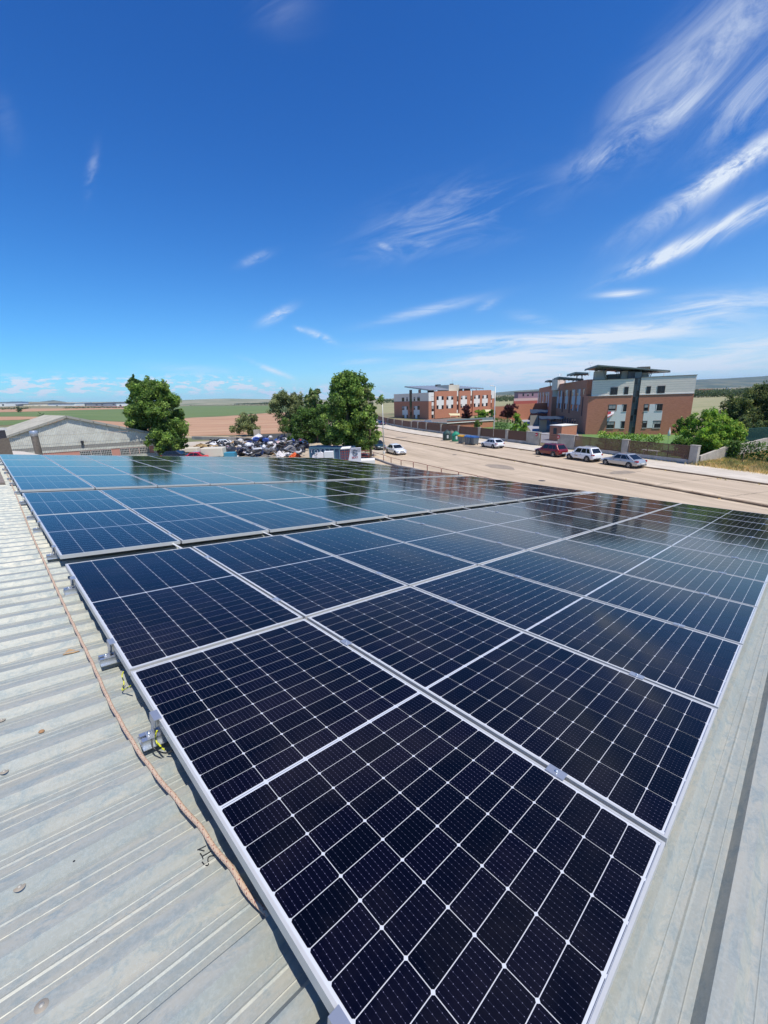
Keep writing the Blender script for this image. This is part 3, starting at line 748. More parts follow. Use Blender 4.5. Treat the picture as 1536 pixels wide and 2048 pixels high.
# pen marks written on the roof
PEN = mat('pen_ink', (.02, .025, .035), .6)
pm = MB(PEN)
zz = lambda X, Y: onprofile(380+X/15.36, 1670+Y/15.36)
def stroke(P, w=.0032):
    Q = [zz(*q) for q in P]; out = []
    for i in range(len(Q)-1):
        p0 = Q[max(i-1, 0)]; p1 = Q[i]; p2 = Q[i+1]; p3 = Q[min(i+2, len(Q)-1)]
        for j in range(5):
            t = j/5; out.append(.5*((2*p1)+(p2-p0)*t+(2*p0-5*p1+4*p2-p3)*t*t+(3*p1-p0-3*p2+p3)*t**3))
    out.append(Q[-1])
    for p, q in zip(out[:-1], out[1:]):
        d = (q-p)
        if abs(d.z) > .02: continue
        if d.length < 1e-6: continue
        x = Vector((-d.y, d.x, 0)).normalized()*w/2; up = Vector((0, 0, .0012)); e = d.normalized()*w*.3
        pm.hexa([p-x-e, q-x+e, q+x+e, p+x-e, p-x-e+up, q-x+e+up, q+x+e+up, p+x-e+up])
stroke([(490, 335), (360, 400), (235, 458)]); stroke([(235, 455), (330, 466), (440, 495)])
stroke([(640, 510), (520, 580), (395, 648)]); stroke([(315, 572), (370, 650), (400, 740)])
stroke([(720, 645), (640, 650), (570, 690), (548, 760), (560, 850), (565, 910), (520, 940), (440, 915), (375, 835)])
o = pm.build('pen_marks'); o.matrix_world = MR; tag(o, 'black handwritten marks ST1 penned on the metal roof beside the rope', 'writing')
# litter: dry leaf, rust flakes
lf = MB(mat('dry_leaf', (.52, .34, .17), .9, var=.2, vscale=30)); P = [onprofile(x, y, .006) for x, y in ((125, 1311), (138, 1299), (160, 1303), (147, 1307))]
P[1].z += .006; lf.face(P); lf.face([v-Vector((0, 0, .0015)) for v in P][::-1]); o = lf.build('dry_leaf'); o.matrix_world = MR; tag(o, 'small tan triangular scrap lying on the roof left of the rope', 'leaf')
for k, (x, y, s, lb) in enumerate([(83, 1463, .012, 'small rusty brown lump stuck on the roof at the left'), (148, 1722, .0035, 'tiny black speck of grit on the roof near the bottom left')]):
    p = onprofile(x, y, 0); mb = MB(mat('rusty_flake', (.35, .20, .10), .9) if k == 0 else BK)
    mb.lathe((p.x, p.y, p.z), [(s, 0), (s*.8, s*.4), (s*.3, s*.6), (0, s*.6)], n=7); o = mb.build('debris'); o.matrix_world = MR; tag(o, lb, 'debris')

# ================================================================ street
SD = Vector((.9250, .3800, 0)); TD = Vector((-.3800, .9250, 0))       # across, along
def bend(t): return 0 if t < 80 else ((t-80)/45.)**2*4.6
def ST(s, t, z=0): 
    v = SD*(s+bend(t))+TD*t; return Vector((v.x, v.y, z))
def st_of(p):
    t = p.x*TD.x+p.y*TD.y; return p.x*SD.x+p.y*SD.y-bend(t), t
ROAD = mat('dusty_asphalt', (.415, .325, .225), .9, col2=(.56, .445, .32), vscale=.55, var=.13, stretch=(1, .09, 1), detail=10, bump=.3, bscale=6, coord='UV', c2lo=.36, c2hi=.64)
WALK = mat('pale_concrete', (.64, .57, .47), .9, col2=(.50, .44, .355), vscale=.5, var=.14, stretch=(1, .3, 1), coord='UV', detail=9)
KERB = mat('kerb_stone', (.20, .135, .085), .9, col2=(.33, .26, .18), vscale=.5, var=.2)
DUST = mat('roadside_dust', (.60, .48, .345), .95, col2=(.47, .375, .26), vscale=.4, var=.15, detail=9)
CRACK = mat('crack_sealant', (.16, .13, .10), .9)
def strip(name, s0, s1, t0, t1, z, M, step=4., kind='structure', wob=0., seed=0):
    r = random.Random(seed); n = int((t1-t0)/step); V = []; Fc = []
    for i in range(n+1):
        t = t0+(t1-t0)*i/n; V += [tuple(ST(s0+r.uniform(-wob, wob), t, z)), tuple(ST(s1+r.uniform(-wob, wob), t, z))]
    for i in range(n): Fc.append([2*i, 2*i+1, 2*i+3, 2*i+2])
    me = bpy.data.meshes.new(name); me.from_pydata(V, [], Fc); me.materials.append(M); ul_ = me.uv_layers.new(name='UVMap')
    for p in me.polygons:
        for li, vi in zip(p.loop_indices, p.vertices): ul_.data[li].uv = ((s0, s1)[vi % 2], t0+(t1-t0)*(vi//2)/n)
    me.update()
    return tag(obj(name, me), kind=kind)
strip('road', 19.0, 43.9, -60, 190, .012, ROAD)
strip('dust_verge', 35.0, 35.6, -60, 190, .018, DUST, 1.2, wob=.12, seed=3)
strip('dust_verge', 43.2, 43.85, -60, 190, .018, DUST, 1.2, wob=.15, seed=4)
strip('dust_verge', 36.05, 37.2, -60, 190, .018, DUST, 1.2, wob=.25, seed=5)
strip('near_pavement', 19.0, 23.0, -60, 190, .024, DUST, 3, wob=.05, seed=6)
def sbox(mb, s0, s1, t0, t1, z0, z1, M=None):
    n = max(1, int(abs(t1-t0)/6)) if t1 > 80 else 1
    for i in range(n):
        a = t0+(t1-t0)*i/n; b = t0+(t1-t0)*(i+1)/n
        mb.hexa([ST(s0, a, z0), ST(s1, a, z0), ST(s1, b, z0), ST(s0, b, z0), ST(s0, a, z1), ST(s1, a, z1), ST(s1, b, z1), ST(s0, b, z1)], M)
mb = MB(KERB); t = -40
while t < 180:
    sbox(mb, 35.62, 35.98, t, t+1.96, 0, .15); t += 2.0
o = mb.build('median_kerb'); tag(o, kind='structure')
mb = MB(KERB); t = -40
while t < 180:
    sbox(mb, 43.9, 44.1, t, t+.98, 0, .14); t += 1.0
tag(mb.build('kerb'), kind='structure')
mb = MB(WALK); t = -40
while t < 180: sbox(mb, 44.1, 49.0, t, t+5.97, 0, .135); t += 6.0
tag(mb.build('pavement'), kind='structure'); strip('pavement_screed', 44.12, 48.98, -40, 178, .139, WALK, 3)
# transverse joints / cracks in the carriageway
r = random.Random(9)
for k in range(22):
    t = -6+k*6.1+r.uniform(-1, 1); s = r.choice([24.5, 36.2]); e = r.uniform(5, 7.2); mb = MB(CRACK); dt = r.uniform(-1.2, -.2)
    q = ST(s, t); n = 9
    for i in range(n):
        a = ST(s+e*i/n, t+dt*i/n+r.uniform(-.08, .08), .02); b = ST(s+e*(i+1)/n, t+dt*(i+1)/n, .02)
        w = r.uniform(.02, .07); mb.face([a, b, b+TD*w, a+TD*w])
    tag(mb.build('road_crack'), kind='structure')

PATCHM = mat('asphalt_patch', (.27, .22, .17), .9, col2=(.34, .28, .21), vscale=1.5, var=.1)
for (s, t, ds_, dt_) in ((29, 22, 2.2, 1.1), (31.5, 40, 1.2, 2.6), (39.5, 30, 1.6, .9), (40.5, 58, 1.0, 3.4), (27.5, 70, 2.4, 1.2), (38.2, 82, 1.3, 2.)):
    mb = MB(PATCHM); q = [ST(s+ds_*math.cos(a)*r.uniform(.8, 1.1), t+dt_*math.sin(a)*r.uniform(.8, 1.1), .0165) for a in np.linspace(0, 2*math.pi, 9)[:-1]]; mb.face(q); tag(mb.build('road_patch'), kind='structure')
for (s, t) in ((29.6, 31), (32.8, 52), (41, 44)):
    mb = MB(mat('manhole_iron', (.10, .09, .08), .7, .3)); mb.lathe(ST(s, t, .013), [(0, .006), (.32, .006), (.34, 0)], n=20); tag(mb.build('manhole_cover'), 'round iron manhole cover in the street, %s' % ('near lane' if s < 31 else 'near the median kerb' if s < 35 else 'lane beside the parked cars'), 'manhole cover')
# weeds and dry grass on the pavement edge and the plot at the right
def blades(name, pts, h, mats, per, seed, wd=.05, spread=.5):
    r_ = np.random.default_rng(seed); P_ = np.repeat(np.array([tuple(p) for p in pts]), per, 0); n_ = len(P_)
    P_ = P_+np.stack([r_.normal(0, spread, n_), r_.normal(0, spread, n_), np.zeros(n_)], 1)
    a_ = r_.uniform(0, 6.28, n_); hh = h*r_.uniform(.35, 1.15, n_); w_ = np.stack([np.cos(a_), np.sin(a_), 0*a_], 1)*wd/2
    tip = P_+np.stack([r_.normal(0, .3, n_)*hh, r_.normal(0, .3, n_)*hh, hh], 1)
    V = np.stack([P_-w_, P_+w_, tip+w_*.3, tip-w_*.3], 1).reshape(-1, 3)
    clump = np.repeat(r_.integers(0, 3, len(pts)), per); mi = np.where(r_.random(n_) < .6, clump, r_.integers(0, 3, n_))
    o = obj(name, np_mesh(name, V, np.arange(len(V)), 4, mats, mi)); o['kind'] = 'stuff'; return o
def tuft_field(name, pts, hgt, mats, per, leaf, seed):
    cl = [(p.x, p.y, p.z+hgt*.4, hgt*.9, hgt*.9, hgt*.55, 1.) for p in pts]
    o = leaves(name, cl, per, leaf, mats, None, seed, flat=.2); o['kind'] = 'stuff'; return o
r = random.Random(4); P = []
for k in range(900):
    x = r.uniform(1392, 1600); t0 = 916+(x-1400)*.02
    y = r.uniform(906, 952+(x-1536)*.14)
    p = G(x, y); s, t = st_of(p)
    if s < 49.15: continue
    P.append(p)
blades('dry_grass', P, .45, [LD[0], LD[0], LD[1]], 60, 8)
blades('green_weeds', [p for k_, p in enumerate(P) if k_ % 5 == 0], .6, [LD[2], LD[1], LO[1]], 60, 28, spread=.35)
P = []
for k in range(120):
    t = r.uniform(10, 90); P.append(ST(r.choice([35.55, 36.1, 43.7, 44.9, 44.6])+r.uniform(-.3, .3), t, .02))
tuft_field('roadside_weeds', P, .10, LD, 14, .05, 9)
P = []
for k in range(420):
    t = r.uniform(26, 120); P.append(ST(r.choice([48.9, 48.8, 48.95]), t, .14))
tuft_field('wall_foot_weeds', P, .11, LD, 12, .05, 10)
LAWN = mat('lawn', (.10, .21, .06), .95, col2=(.16, .25, .06), vscale=.5, var=.2, detail=8)
PAVE = mat('grey_drive', (.33, .33, .36), .9, var=.1, vscale=.4)
def gpoly(name, px, M, z=.02, label=None):
    mb = MB(M); P = [G(x, y) for x, y in px]; mb.face([(p.x, p.y, z) for p in P]); return tag(mb.build(name), kind='structure')
gpoly('straw_plot', [(1396, 932), (1500, 948), (1640, 972), (1640, 900), (1540, 906), (1455, 921)], mat('straw_ground', (.46, .38, .22), .95, col2=(.28, .27, .11), vscale=.5, var=.2, detail=8), .025)
gpoly('garden_lawn', [(880, 872), (1052, 882), (1052, 858), (1040, 846), (950, 843), (840, 850)], LAWN, .03)
gpoly('lawn', [(1165, 895), (1360, 918), (1386, 859), (1165, 864)], LAWN, .03)
gpoly('drive', [(1078, 885), (1120, 890), (1100, 870), (1056, 838), (1036, 836), (1050, 846)], PAVE, .05)
gpoly('courtyard', [(1120, 890), (1160, 880), (1150, 850), (1095, 832), (1056, 838), (1100, 870)], mat('court_paving', (.30, .27, .25), .9, var=.1), .045)

# ================================================================ street fence
CONC = mat('fence_concrete', (.46, .42, .36), .9, col2=(.36, .33, .28), vscale=.7, var=.10, detail=8)
RUST = mat('brown_fence_paint', (.15, .075, .050), .6, var=.2, vscale=2)
LOWW = mat('low_wall_concrete', (.47, .46, .44), .9, col2=(.36, .35, .33), vscale=.6, var=.1)
def t_on_fence(x, y, s=49.1):
    d = ray(x, y); lo, hi = 5., 175.
    for _ in range(50):
        c = (lo+hi)/2; p = ST(s, c)
        if p.x/p.y > d.x/d.y: lo = c
        else: hi = c
    return (lo+hi)/2
fence = empty('street_fence', 'long brown slatted fence with pale concrete pillars along the far pavement', 'fence', loc=(0, 0, 0))
FS0, FS1 = 49.05, 49.35; FH = 2.15
def pillar(t0, t1, h=FH+.1, s0=FS0-.05, s1=FS1+.05):
    mb = MB(CONC); sbox(mb, s0, s1, t0, t1, 0, h-.08); sbox(mb, s0-.04, s1+.04, t0-.04, t1+.04, h-.08, h); return mb.build('pillar', fence)
px_pil = [(776.6, 1), (789, 1), (805, 1), (823, 1), (835.8, 1), (852.8, 1), (882, 1), (917, 1), (958.5, 1), (1014, 1)]
segs = []; last = None
pil = []
for x, _ in px_pil:
    t = t_on_fence(x, 860); w = .42 if x < 950 else .62; pil.append((t-w/2, t+w/2))
for xa, xb in ((1053, 1079), (1116, 1149.5)): pil.append((t_on_fence(xb, 880), t_on_fence(xa, 880)))
pil.append((t_on_fence(1256.5, 890), t_on_fence(1244, 890))); pil.append((t_on_fence(1397, 900), t_on_fence(1381, 900)))
pil = sorted(pil, reverse=True)
for a, b in pil: pillar(a, b)
gate_i = None
def bars(t0, t1, z0, z1, parent, name, pitch_=.11, w=.035, s=49.2):
    mb = MB(RUST); t = t0
    n = 2 if t1 > 80 else 1
    while t < t1:
        p = ST(s, t); e = TD*w; f = SD*.02
        mb.hexa([p+Vector((0, 0, z0)), p+f+Vector((0, 0, z0)), p+f+e+Vector((0, 0, z0)), p+e+Vector((0, 0, z0)), p+Vector((0, 0, z1)), p+f+Vector((0, 0, z1)), p+f+e+Vector((0, 0, z1)), p+e+Vector((0, 0, z1))])
        t += pitch_
    o = mb.build(name, parent); o['kind'] = 'stuff'; return o
def panel(t0, t1, parent, z0=.6, z1=FH, pitch_=.11, w=.035):
    fmb = MB(RUST)
    sbox(fmb, 49.17, 49.23, t0, t1, z0, z0+.06); sbox(fmb, 49.17, 49.23, t0, t1, z1-.06, z1)
    L_ = t1-t0; n = max(1, int(L_/2.2))
    for i in range(n+1):
        t = t0+L_*i/n; sbox(fmb, 49.165, 49.235, t-.03, t+.03, z0, z1)
    fmb.build('fence_frame', parent); bars(t0+.05, t1-.05, z0+.06, z1-.06, parent, 'fence_bars', pitch_, w)
for (a1, b1), (a2, b2) in zip(pil[:-1], pil[1:]):
    t0, t1 = b2, a1
    xg = None
    mid = (t0+t1)/2
    gate_t = (t_on_fence(1116, 880)+t_on_fence(1079, 880))/2
    if abs(mid-gate_t) < 1:
        gt = empty('driveway_gate', 'brown barred driveway gate between two wide pale wall blocks', 'gate', loc=(0, 0, 0))
        panel(t0, t1, gt, .12, FH-.15, .13, .03); continue
    mb = MB(LOWW); sbox(mb, FS0+.03, FS1-.03, t0, t1, 0, .58); mb.build('low_wall', fence)
    close = mid > t_on_fence(1053, 880)
    panel(t0, t1, fence, pitch_=.062 if close else .062, w=.044 if close else .034)
t = 135
far_t = pil[0][1]
mb = MB(LOWW); sbox(mb, FS0+.03, FS1-.03, far_t, far_t+50, 0, .58); mb.build('low_wall', fence); panel(far_t, far_t+50, fence, pitch_=.2, w=.16)
# no-entry signs
SR = mat('sign_red', (.50, .02, .025), .4); SW = mat('sign_white', (.8, .8, .8), .5)
for (x, y, lb) in ((1074.5, 869, 'round red no-entry sign left of the driveway gate'), (1118.5, 874, 'round red no-entry sign right of the driveway gate')):
    t = t_on_fence(x, y); d = ray(x, y); p = ST(FS0-.09, t); z = CH+d.z/d.y*p.y
    mb = MB(SR); mb.lathe(p+Vector((0, 0, z)), [(0, .04), (.26, .04), (.27, 0), (.27, -.0)], SR, 20, axis=-SD)
    root = mb.build('no_entry_sign'); tag(root, lb, 'sign', 'no-entry signs by the gate')
    m2 = MB(SW); c = p-SD*.046+Vector((0, 0, z)); m2.obox(c-TD*.18-Vector((0, 0, .05)), TD*.36, -SD*.012, Vector((0, 0, .10))); m2.build('white_bar', root)

# white broken wall beyond the fence at the right and the pale wall further right
def wallpx(name, pts, h, M, label, th_=.25, cat='wall', zt=None):
    mb = MB(M)
    for (x1, y1), (x2, y2) in zip(pts[:-1], pts[1:]):
        a, b = G(x1, y1), G(x2, y2); a.z = b.z = 0; d = (b-a).normalized(); n_ = Vector((-d.y, d.x, 0))*th_
        ha, hb = (h, h) if not hasattr(h, '__len__') else (h[pts.index((x1, y1))], h[pts.index((x2, y2))])
        mb.hexa([a, b, b+n_, a+n_, a+Vector((0, 0, ha)), b+Vector((0, 0, hb)), b+n_+Vector((0, 0, hb)), a+n_+Vector((0, 0, ha))])
    return tag(mb.build(name), label, cat)
WHT = mat('old_whitewash', (.50, .45, .38), .9, col2=(.30, .27, .22), vscale=.5, var=.15, detail=9)
wallpx('broken_wall', [(1399, 930), (1425, 926), (1452, 922)], (1.0, 1.35, 1.75), WHT, 'low broken whitewashed wall under the bright green bushes')
wallpx('plot_wall', [(1452, 921), (1530, 906), (1600, 903)], (1.55, 1.9, 1.9), WHT, 'pale stained wall at the right edge behind the dry grass')
mb = MB(mat('rusty_post', (.14, .09, .06), .8)); p = G(1482, 934); mb.tube([p, p+Vector((.06, 0, 1.6))], .035); tag(mb.build('metal_post'), 'thin rusty metal post standing in the dry grass', 'post')
mb = MB(mat('stucco_stub', (.55, .52, .47), .9, var=.1)); 

# ================================================================ red-brown railing and yard wall by the near pavement
RED = mat('red_oxide_paint', (.20, .055, .035), .55, var=.15)
rl = empty('street_railing', 'red-brown tubular street railing beside the near pavement', 'railing', loc=(0, 0, 0))
tops = [(767, 910), (782, 915), (802, 920), (826.5, 923.6), (854.5, 930), (882.6, 936.5), (917, 943.7), (955, 951.7), (1000, 961), (1056, 973)]
RP = [G(x, y, .88) for x, y in tops]
d0 = (RP[0]-RP[2]); RP = [RP[0]+d0*1.3, RP[0]+d0*.65]+RP
RP = [Vector((p.x, p.y, .88)) for p in RP]
for a, b in zip(RP[:-1], RP[1:]):
    mb = MB(RED); d = (b-a).normalized()
    a1 = a+d*.10; b1 = b-d*.02; mb.tube([a1-Vector((0, 0, .06)), a1+d*.06, b1-d*.06, b1-Vector((0, 0, .06))], .028, n=6); mb.build('top_rail', rl)
    mb = MB(RED); mb.tube([Vector((a.x, a.y, 0)), a-Vector((0, 0, .02))], .045, n=8); mb.build('post', rl)
YW = mat('yard_wall', (.30, .28, .27), .9, col2=(.20, .19, .19), vscale=.6, var=.2)
mb = MB(YW)
for a, b in zip(RP[:-1], RP[1:]):
    a = Vector((a.x, a.y, 0)); b = Vector((b.x, b.y, 0)); n_ = Vector((-.93, -.38, 0))
    mb.hexa([a+n_*.5, b+n_*.5, b+n_*.25, a+n_*.25, a+n_*.5+Vector((0, 0, .25)), b+n_*.5+Vector((0, 0, .25)), b+n_*.25+Vector((0, 0, .25)), a+n_*.25+Vector((0, 0, .25))])
tag(mb.build('railing_wall'), 'low dark wall running just inside the red-brown railing', 'wall')

# ================================================================ lamps
POLE = mat('galvanised_pole', (.60, .60, .58), .5, .3)
for (x, y, h, sgn, lb) in ((768, 909, 8.3, -1, 'tall grey street lamp beside the white saloon and big tree'), (987, 881, 9.7, -1, 'tall grey street lamp behind the white hatchback')):
    p = G(x, y); p.z = 0; rt = empty('street_lamp', lb, 'street lamp', loc=p, group='street lamps')
    mb = MB(POLE); mb.tube([(0, 0, 0), (0, 0, h*.5), (0, 0, h)], [.11, .085, .055], n=10); mb.lathe((0, 0, 0), [(.17, 0), (.17, .5), (.12, .55)]); mb.build('pole', rt)
    a = SD*sgn; mb = MB(POLE); mb.tube([Vector((0, 0, h-.05)), a*.5+Vector((0, 0, h+.12))], .04); mb.build('bracket', rt)
    mb = MB(mat('lamp_housing', (.66, .66, .63), .5)); c = a*.45+Vector((0, 0, h+.06))
    mb.hexa([c-TD*.14, c+a*.8-TD*.10+Vector((0, 0, .12)), c+a*.8+TD*.10+Vector((0, 0, .12)), c+TD*.14, c-TD*.12+Vector((0, 0, .16)), c+a*.75-TD*.06+Vector((0, 0, .24)), c+a*.75+TD*.06+Vector((0, 0, .24)), c+TD*.12+Vector((0, 0, .16))])
    bevel(mb.build('lamp_head', rt), .03)

# ================================================================ cars
GLS = mat('car_glass', (.012, .016, .02), .06, spec=.6)
TYR = mat('tyre_rubber', (.018, .018, .018), .8); RIMM = mat('alloy_rim', (.45, .46, .48), .3, .7); BLKP = mat('black_plastic', (.025, .025, .027), .6)
LRED = mat('tail_lamp', (.35, .01, .012), .2); LWHT = mat('head_lamp', (.62, .66, .70), .12, coat=1.); PLT = mat('number_plate', (.7, .7, .68), .5)
def paint(n, c, metal=.0): return mat(n, c, .35, metal, coat=1., coat_r=.04)
def car(label, pos, head, L, Wd, H, M, style='saloon', clad=False, group='cars in the street', rack=False):
    """x forward"""
    head = Vector(head).normalized(); x = head; y = Vector((-x.y, x.x, 0)); mw = Matrix.Identity(4)
    for i in range(3): mw[i][0] = x[i]; mw[i][1] = y[i]; mw[i][2] = (0, 0, 1)[i]; mw[i][3] = pos[i]
    root = empty('car', label, 'car', mw, group)
    w = Wd/2; suv = style == 'suv'; sill = .27 if suv else .20; belt = H*(.60 if suv else .625)
    # stations: x, top height, half width, low height
    if style == 'saloon': st = [(.5, .42, .66, .30), (.485, .56, .84, .22), (.44, .74*belt/.9, .93, sill), (.34, .93*belt, 1, sill), (.17, belt, 1, sill), (0, belt*1.02, 1, sill), (-.2, belt*1.04, 1, sill), (-.34, belt*1.05, .99, sill), (-.45, belt*1.03, .93, sill+.04), (-.485, belt*.93, .86, .28), (-.5, .55, .72, .36)]
    else: st = [(.5, .50, .68, .34), (.485, .66, .86, .26), (.45, .80*belt, .94, sill), (.36, .93*belt, 1, sill), (.20, belt, 1, sill), (0, belt*1.02, 1, sill), (-.2, belt*1.04, 1, sill), (-.38, belt*1.06, .99, sill), (-.46, belt*1.04, .94, sill+.04), (-.488, belt*.95, .88, .30), (-.5, .58, .76, .38)]
    V = []; Fc = []
    def secp(X, top, k, low):
        hw = w*k; return [(X, 0, top+.02), (X, hw*.60, top+.01), (X, hw*.88, top-.04), (X, hw*.985, top-.14), (X, hw, (top+low)*.52), (X, hw*.985, low+.14), (X, hw*.94, low), (X, 0, low-.01)]
    for s_ in st:
        q = secp(s_[0]*L, s_[1], s_[2], s_[3]); V += q+[(a, -b, c) for a, b, c in q[1:-1]][::-1]
    n = 14
    for i in range(len(st)-1):
        for j in range(n): a = i*n+j; b = i*n+(j+1) % n; Fc.append([a, b, b+n, a+n])
    Fc.append(list(range(n))[::-1]); Fc.append([(len(st)-1)*n+j for j in range(n)])
    me = bpy.data.meshes.new('body'); me.from_pydata(V, [], Fc); me.materials.append(M); me.update()
    for p in me.polygons: p.use_smooth = True
    o = obj('body', me, root); sb = o.modifiers.new('s', 'SUBSURF'); sb.levels = 1; sb.render_levels = 2
    # cabin
    if style == 'saloon': X = [.235, .06, -.20, -.40]
    elif style == 'hatch': X = [.23, .05, -.30, -.47]
    else: X = [.24, .11, -.36, -.475]
    b0_ = belt*.97; rf = H; wb, wr = w*.93, w*.72
    c8 = [(X[0]*L, -wb, b0_), (X[0]*L, wb, b0_), (X[3]*L, wb*.97, b0_), (X[3]*L, -wb*.97, b0_), (X[1]*L, -wr, rf-.045), (X[1]*L, wr, rf-.045), (X[2]*L, wr*.96, rf-.03), (X[2]*L, -wr*.96, rf-.03)]
    mb = MB(M); mb.hexa([c8[0], c8[1], c8[2], c8[3], c8[4], c8[5], c8[6], c8[7]])
    xm = (X[1]+X[2])/2*L; i0 = len(mb.v)
    mb.v += [(X[1]*L-.1, -wr*.8, rf-.01), (X[1]*L-.1, wr*.8, rf-.01), (X[2]*L+.1, wr*.8, rf), (X[2]*L+.1, -wr*.8, rf)]
    mb.f += [[i0, i0+3, i0+2, i0+1][::-1], [4, 5, i0+1, i0][::1], [5, 6, i0+2, i0+1], [6, 7, i0+3, i0+2], [7, 4, i0, i0+3]]; mb.m += [0]*5; mb.sm += [False]*5
    bevel(mb.build('roof', root), .035, 2)
    def lerp(a, b, t): return tuple(a[i]+(b[i]-a[i])*t for i in range(3))
    def quadw(A_, B_, C_, D_, u0, u1, v0, v1, nm, push=.008, M2=GLS):
        P = [lerp(lerp(A_, B_, u), lerp(D_, C_, u), v) for u, v in ((u0, v0), (u1, v0), (u1, v1), (u0, v1))]
        P = [Vector(p) for p in P]; nn = (P[1]-P[0]).cross(P[3]-P[0]).normalized()
        cen = sum(P, Vector())/4
        if nn.dot(cen-Vector((xm, 0, belt))) < 0: nn = -nn
        g = MB(M2); g.hexa([p-nn*.01 for p in P]+[p+nn*push for p in P]); return g.build(nm, root)
    quadw(c8[0], c8[1], c8[5], c8[4], .05, .95, .10, .93, 'windscreen')
    quadw(c8[3], c8[2], c8[6], c8[7], .08, .92, .14 if style != 'saloon' else .10, .88, 'rear_window')
    for sd in (0, 1):
        A_, B_, C_, D_ = (c8[1], c8[2], c8[6], c8[5]) if sd else (c8[0], c8[3], c8[7], c8[4])
        cuts = [(.10, .40), (.43, .68), (.71, .88)] if style != 'saloon' else [(.12, .44), (.47, .76), (.785, .88)]
        for (u0, u1) in cuts: quadw(A_, B_, C_, D_, u0, u1, .12, .86, 'side_window')
    # wheels
    rr = .36 if suv else .315
    ax = (.315, -.30)
    for xx in ax:
        for sg in (1, -1):
            cx_, cy_ = xx*L, sg*(w-.11)
            g = MB(BLKP); g.lathe((cx_, sg*(w-.02), rr+.01), [(0, .012), (rr+.075, .012), (rr+.085, -.2)], BLKP, 20, axis=(0, sg, 0)); g.build('wheel_arch', root)
            g = MB(TYR, RIMM); g.lathe((cx_, sg*(w-.02), rr), [(rr*.66, .02), (rr*.93, .022), (rr, 0), (rr, -.18), (rr*.6, -.2)], TYR, 22, axis=(0, sg, 0)); wh = g.build('wheel', root)
            g = MB(RIMM); g.lathe((cx_, sg*(w-.02), rr), [(rr*.66, .022), (rr*.6, .004), (rr*.16, .012), (0, .02)], RIMM if not clad else mat('steel_rim', (.10, .10, .11), .5, .4), 22, axis=(0, sg, 0))
            for k in range(5):
                a = 2*math.pi*k/5; e = Vector((math.cos(a), 0, math.sin(a))); c = Vector((cx_, sg*(w+.002), rr)); t_1 = Vector((-math.sin(a), 0, math.cos(a)))*.03
                g.hexa([c+e*.04-t_1, c+e*rr*.62-t_1*.8, c+e*rr*.62+t_1*.8, c+e*.04+t_1, c+e*.04-t_1+Vector((0, sg*.012, 0)), c+e*rr*.62-t_1*.8+Vector((0, sg*.016, 0)), c+e*rr*.62+t_1*.8+Vector((0, sg*.016, 0)), c+e*.04+t_1+Vector((0, sg*.012, 0))])
            g.build('rim', wh)
    zt = belt*.80; zf = .66 if suv else .56
    for sg in (1, -1):
        g = MB(LRED); g.box(-.492*L, -.445*L, min(sg*w*.86, sg*w*.60), max(sg*w*.86, sg*w*.60), zt-.04, zt+.14); bevel(g.build('tail_light', root), .02)
        g = MB(LRED); g.box(-.475*L, -.43*L, min(sg*w*.90, sg*w*.97), max(sg*w*.90, sg*w*.97), zt, zt+.13); bevel(g.build('tail_light', root), .02)
        g = MB(LWHT); g.box(.455*L, .487*L, min(sg*w*.88, sg*w*.50), max(sg*w*.88, sg*w*.50), zf, zf+.13); bevel(g.build('headlight', root), .03)
        g = MB(M); g.box(.16*L, .19*L, min(sg*w*1.0, sg*w*1.14), max(sg*w*1.0, sg*w*1.14), belt, belt+.13); bevel(g.build('mirror', root), .02)
        g = MB(BLKP); g.box(-.10*L, -.06*L, min(sg*(w*.995), sg*(w+.012)), max(sg*(w*.995), sg*(w+.012)), belt-.16, belt-.13); g.box(.085*L, .125*L, min(sg*(w*.995), sg*(w+.012)), max(sg*(w*.995), sg*(w+.012)), belt-.16, belt-.13); g.build('door_handle', root)
    g = MB(BLKP); g.box(-.503*L, -.48*L, -w*.74, w*.74, .30, .47 if suv else .40); g.box(.47*L, .505*L, -w*.5, w*.5, .30, .42); g.build('bumper_trim', root)
    g = MB(PLT); g.box(-.512*L, -.503*L, -.26, .26, .50, .61); g.box(.503*L, .512*L, -.26, .26, .42, .53); g.build('number_plate', root)
    g = MB(BLKP); g.box(.487*L, .499*L, -w*.34, w*.34, .52, .62); g.build('grille', root)
    if rack:
        g = MB(STEEL)
        for sg in (1, -1): g.tube([(X[1]*L-.15, sg*wr*.88, rf-.02), (X[1]*L-.25, sg*wr*.88, rf+.06), (X[2]*L+.3, sg*wr*.88, rf+.06), (X[2]*L+.2, sg*wr*.88, rf-.02)], .022, n=6)
        g.build('roof_rail', root)
        g = MB(mat('amber_print', (.45, .28, .03), .6)); g.box(.02*L, .13*L, w*1.0, w*1.008, .62, .70); g.build('door_marking', root)
    return root
def parkpx(xf, xr, y, L, s_near, Wd):
    pass
WHP = paint('white_car_paint', (.78, .79, .80)); REDP = paint('dark_red_paint', (.20, .008, .012), .2); SILP = paint('silver_paint', (.52, .52, .51), .5); BLP = paint('black_car_paint', (.012, .013, .016)); GRP = paint('dark_green_paint', (.02, .045, .04), .3)
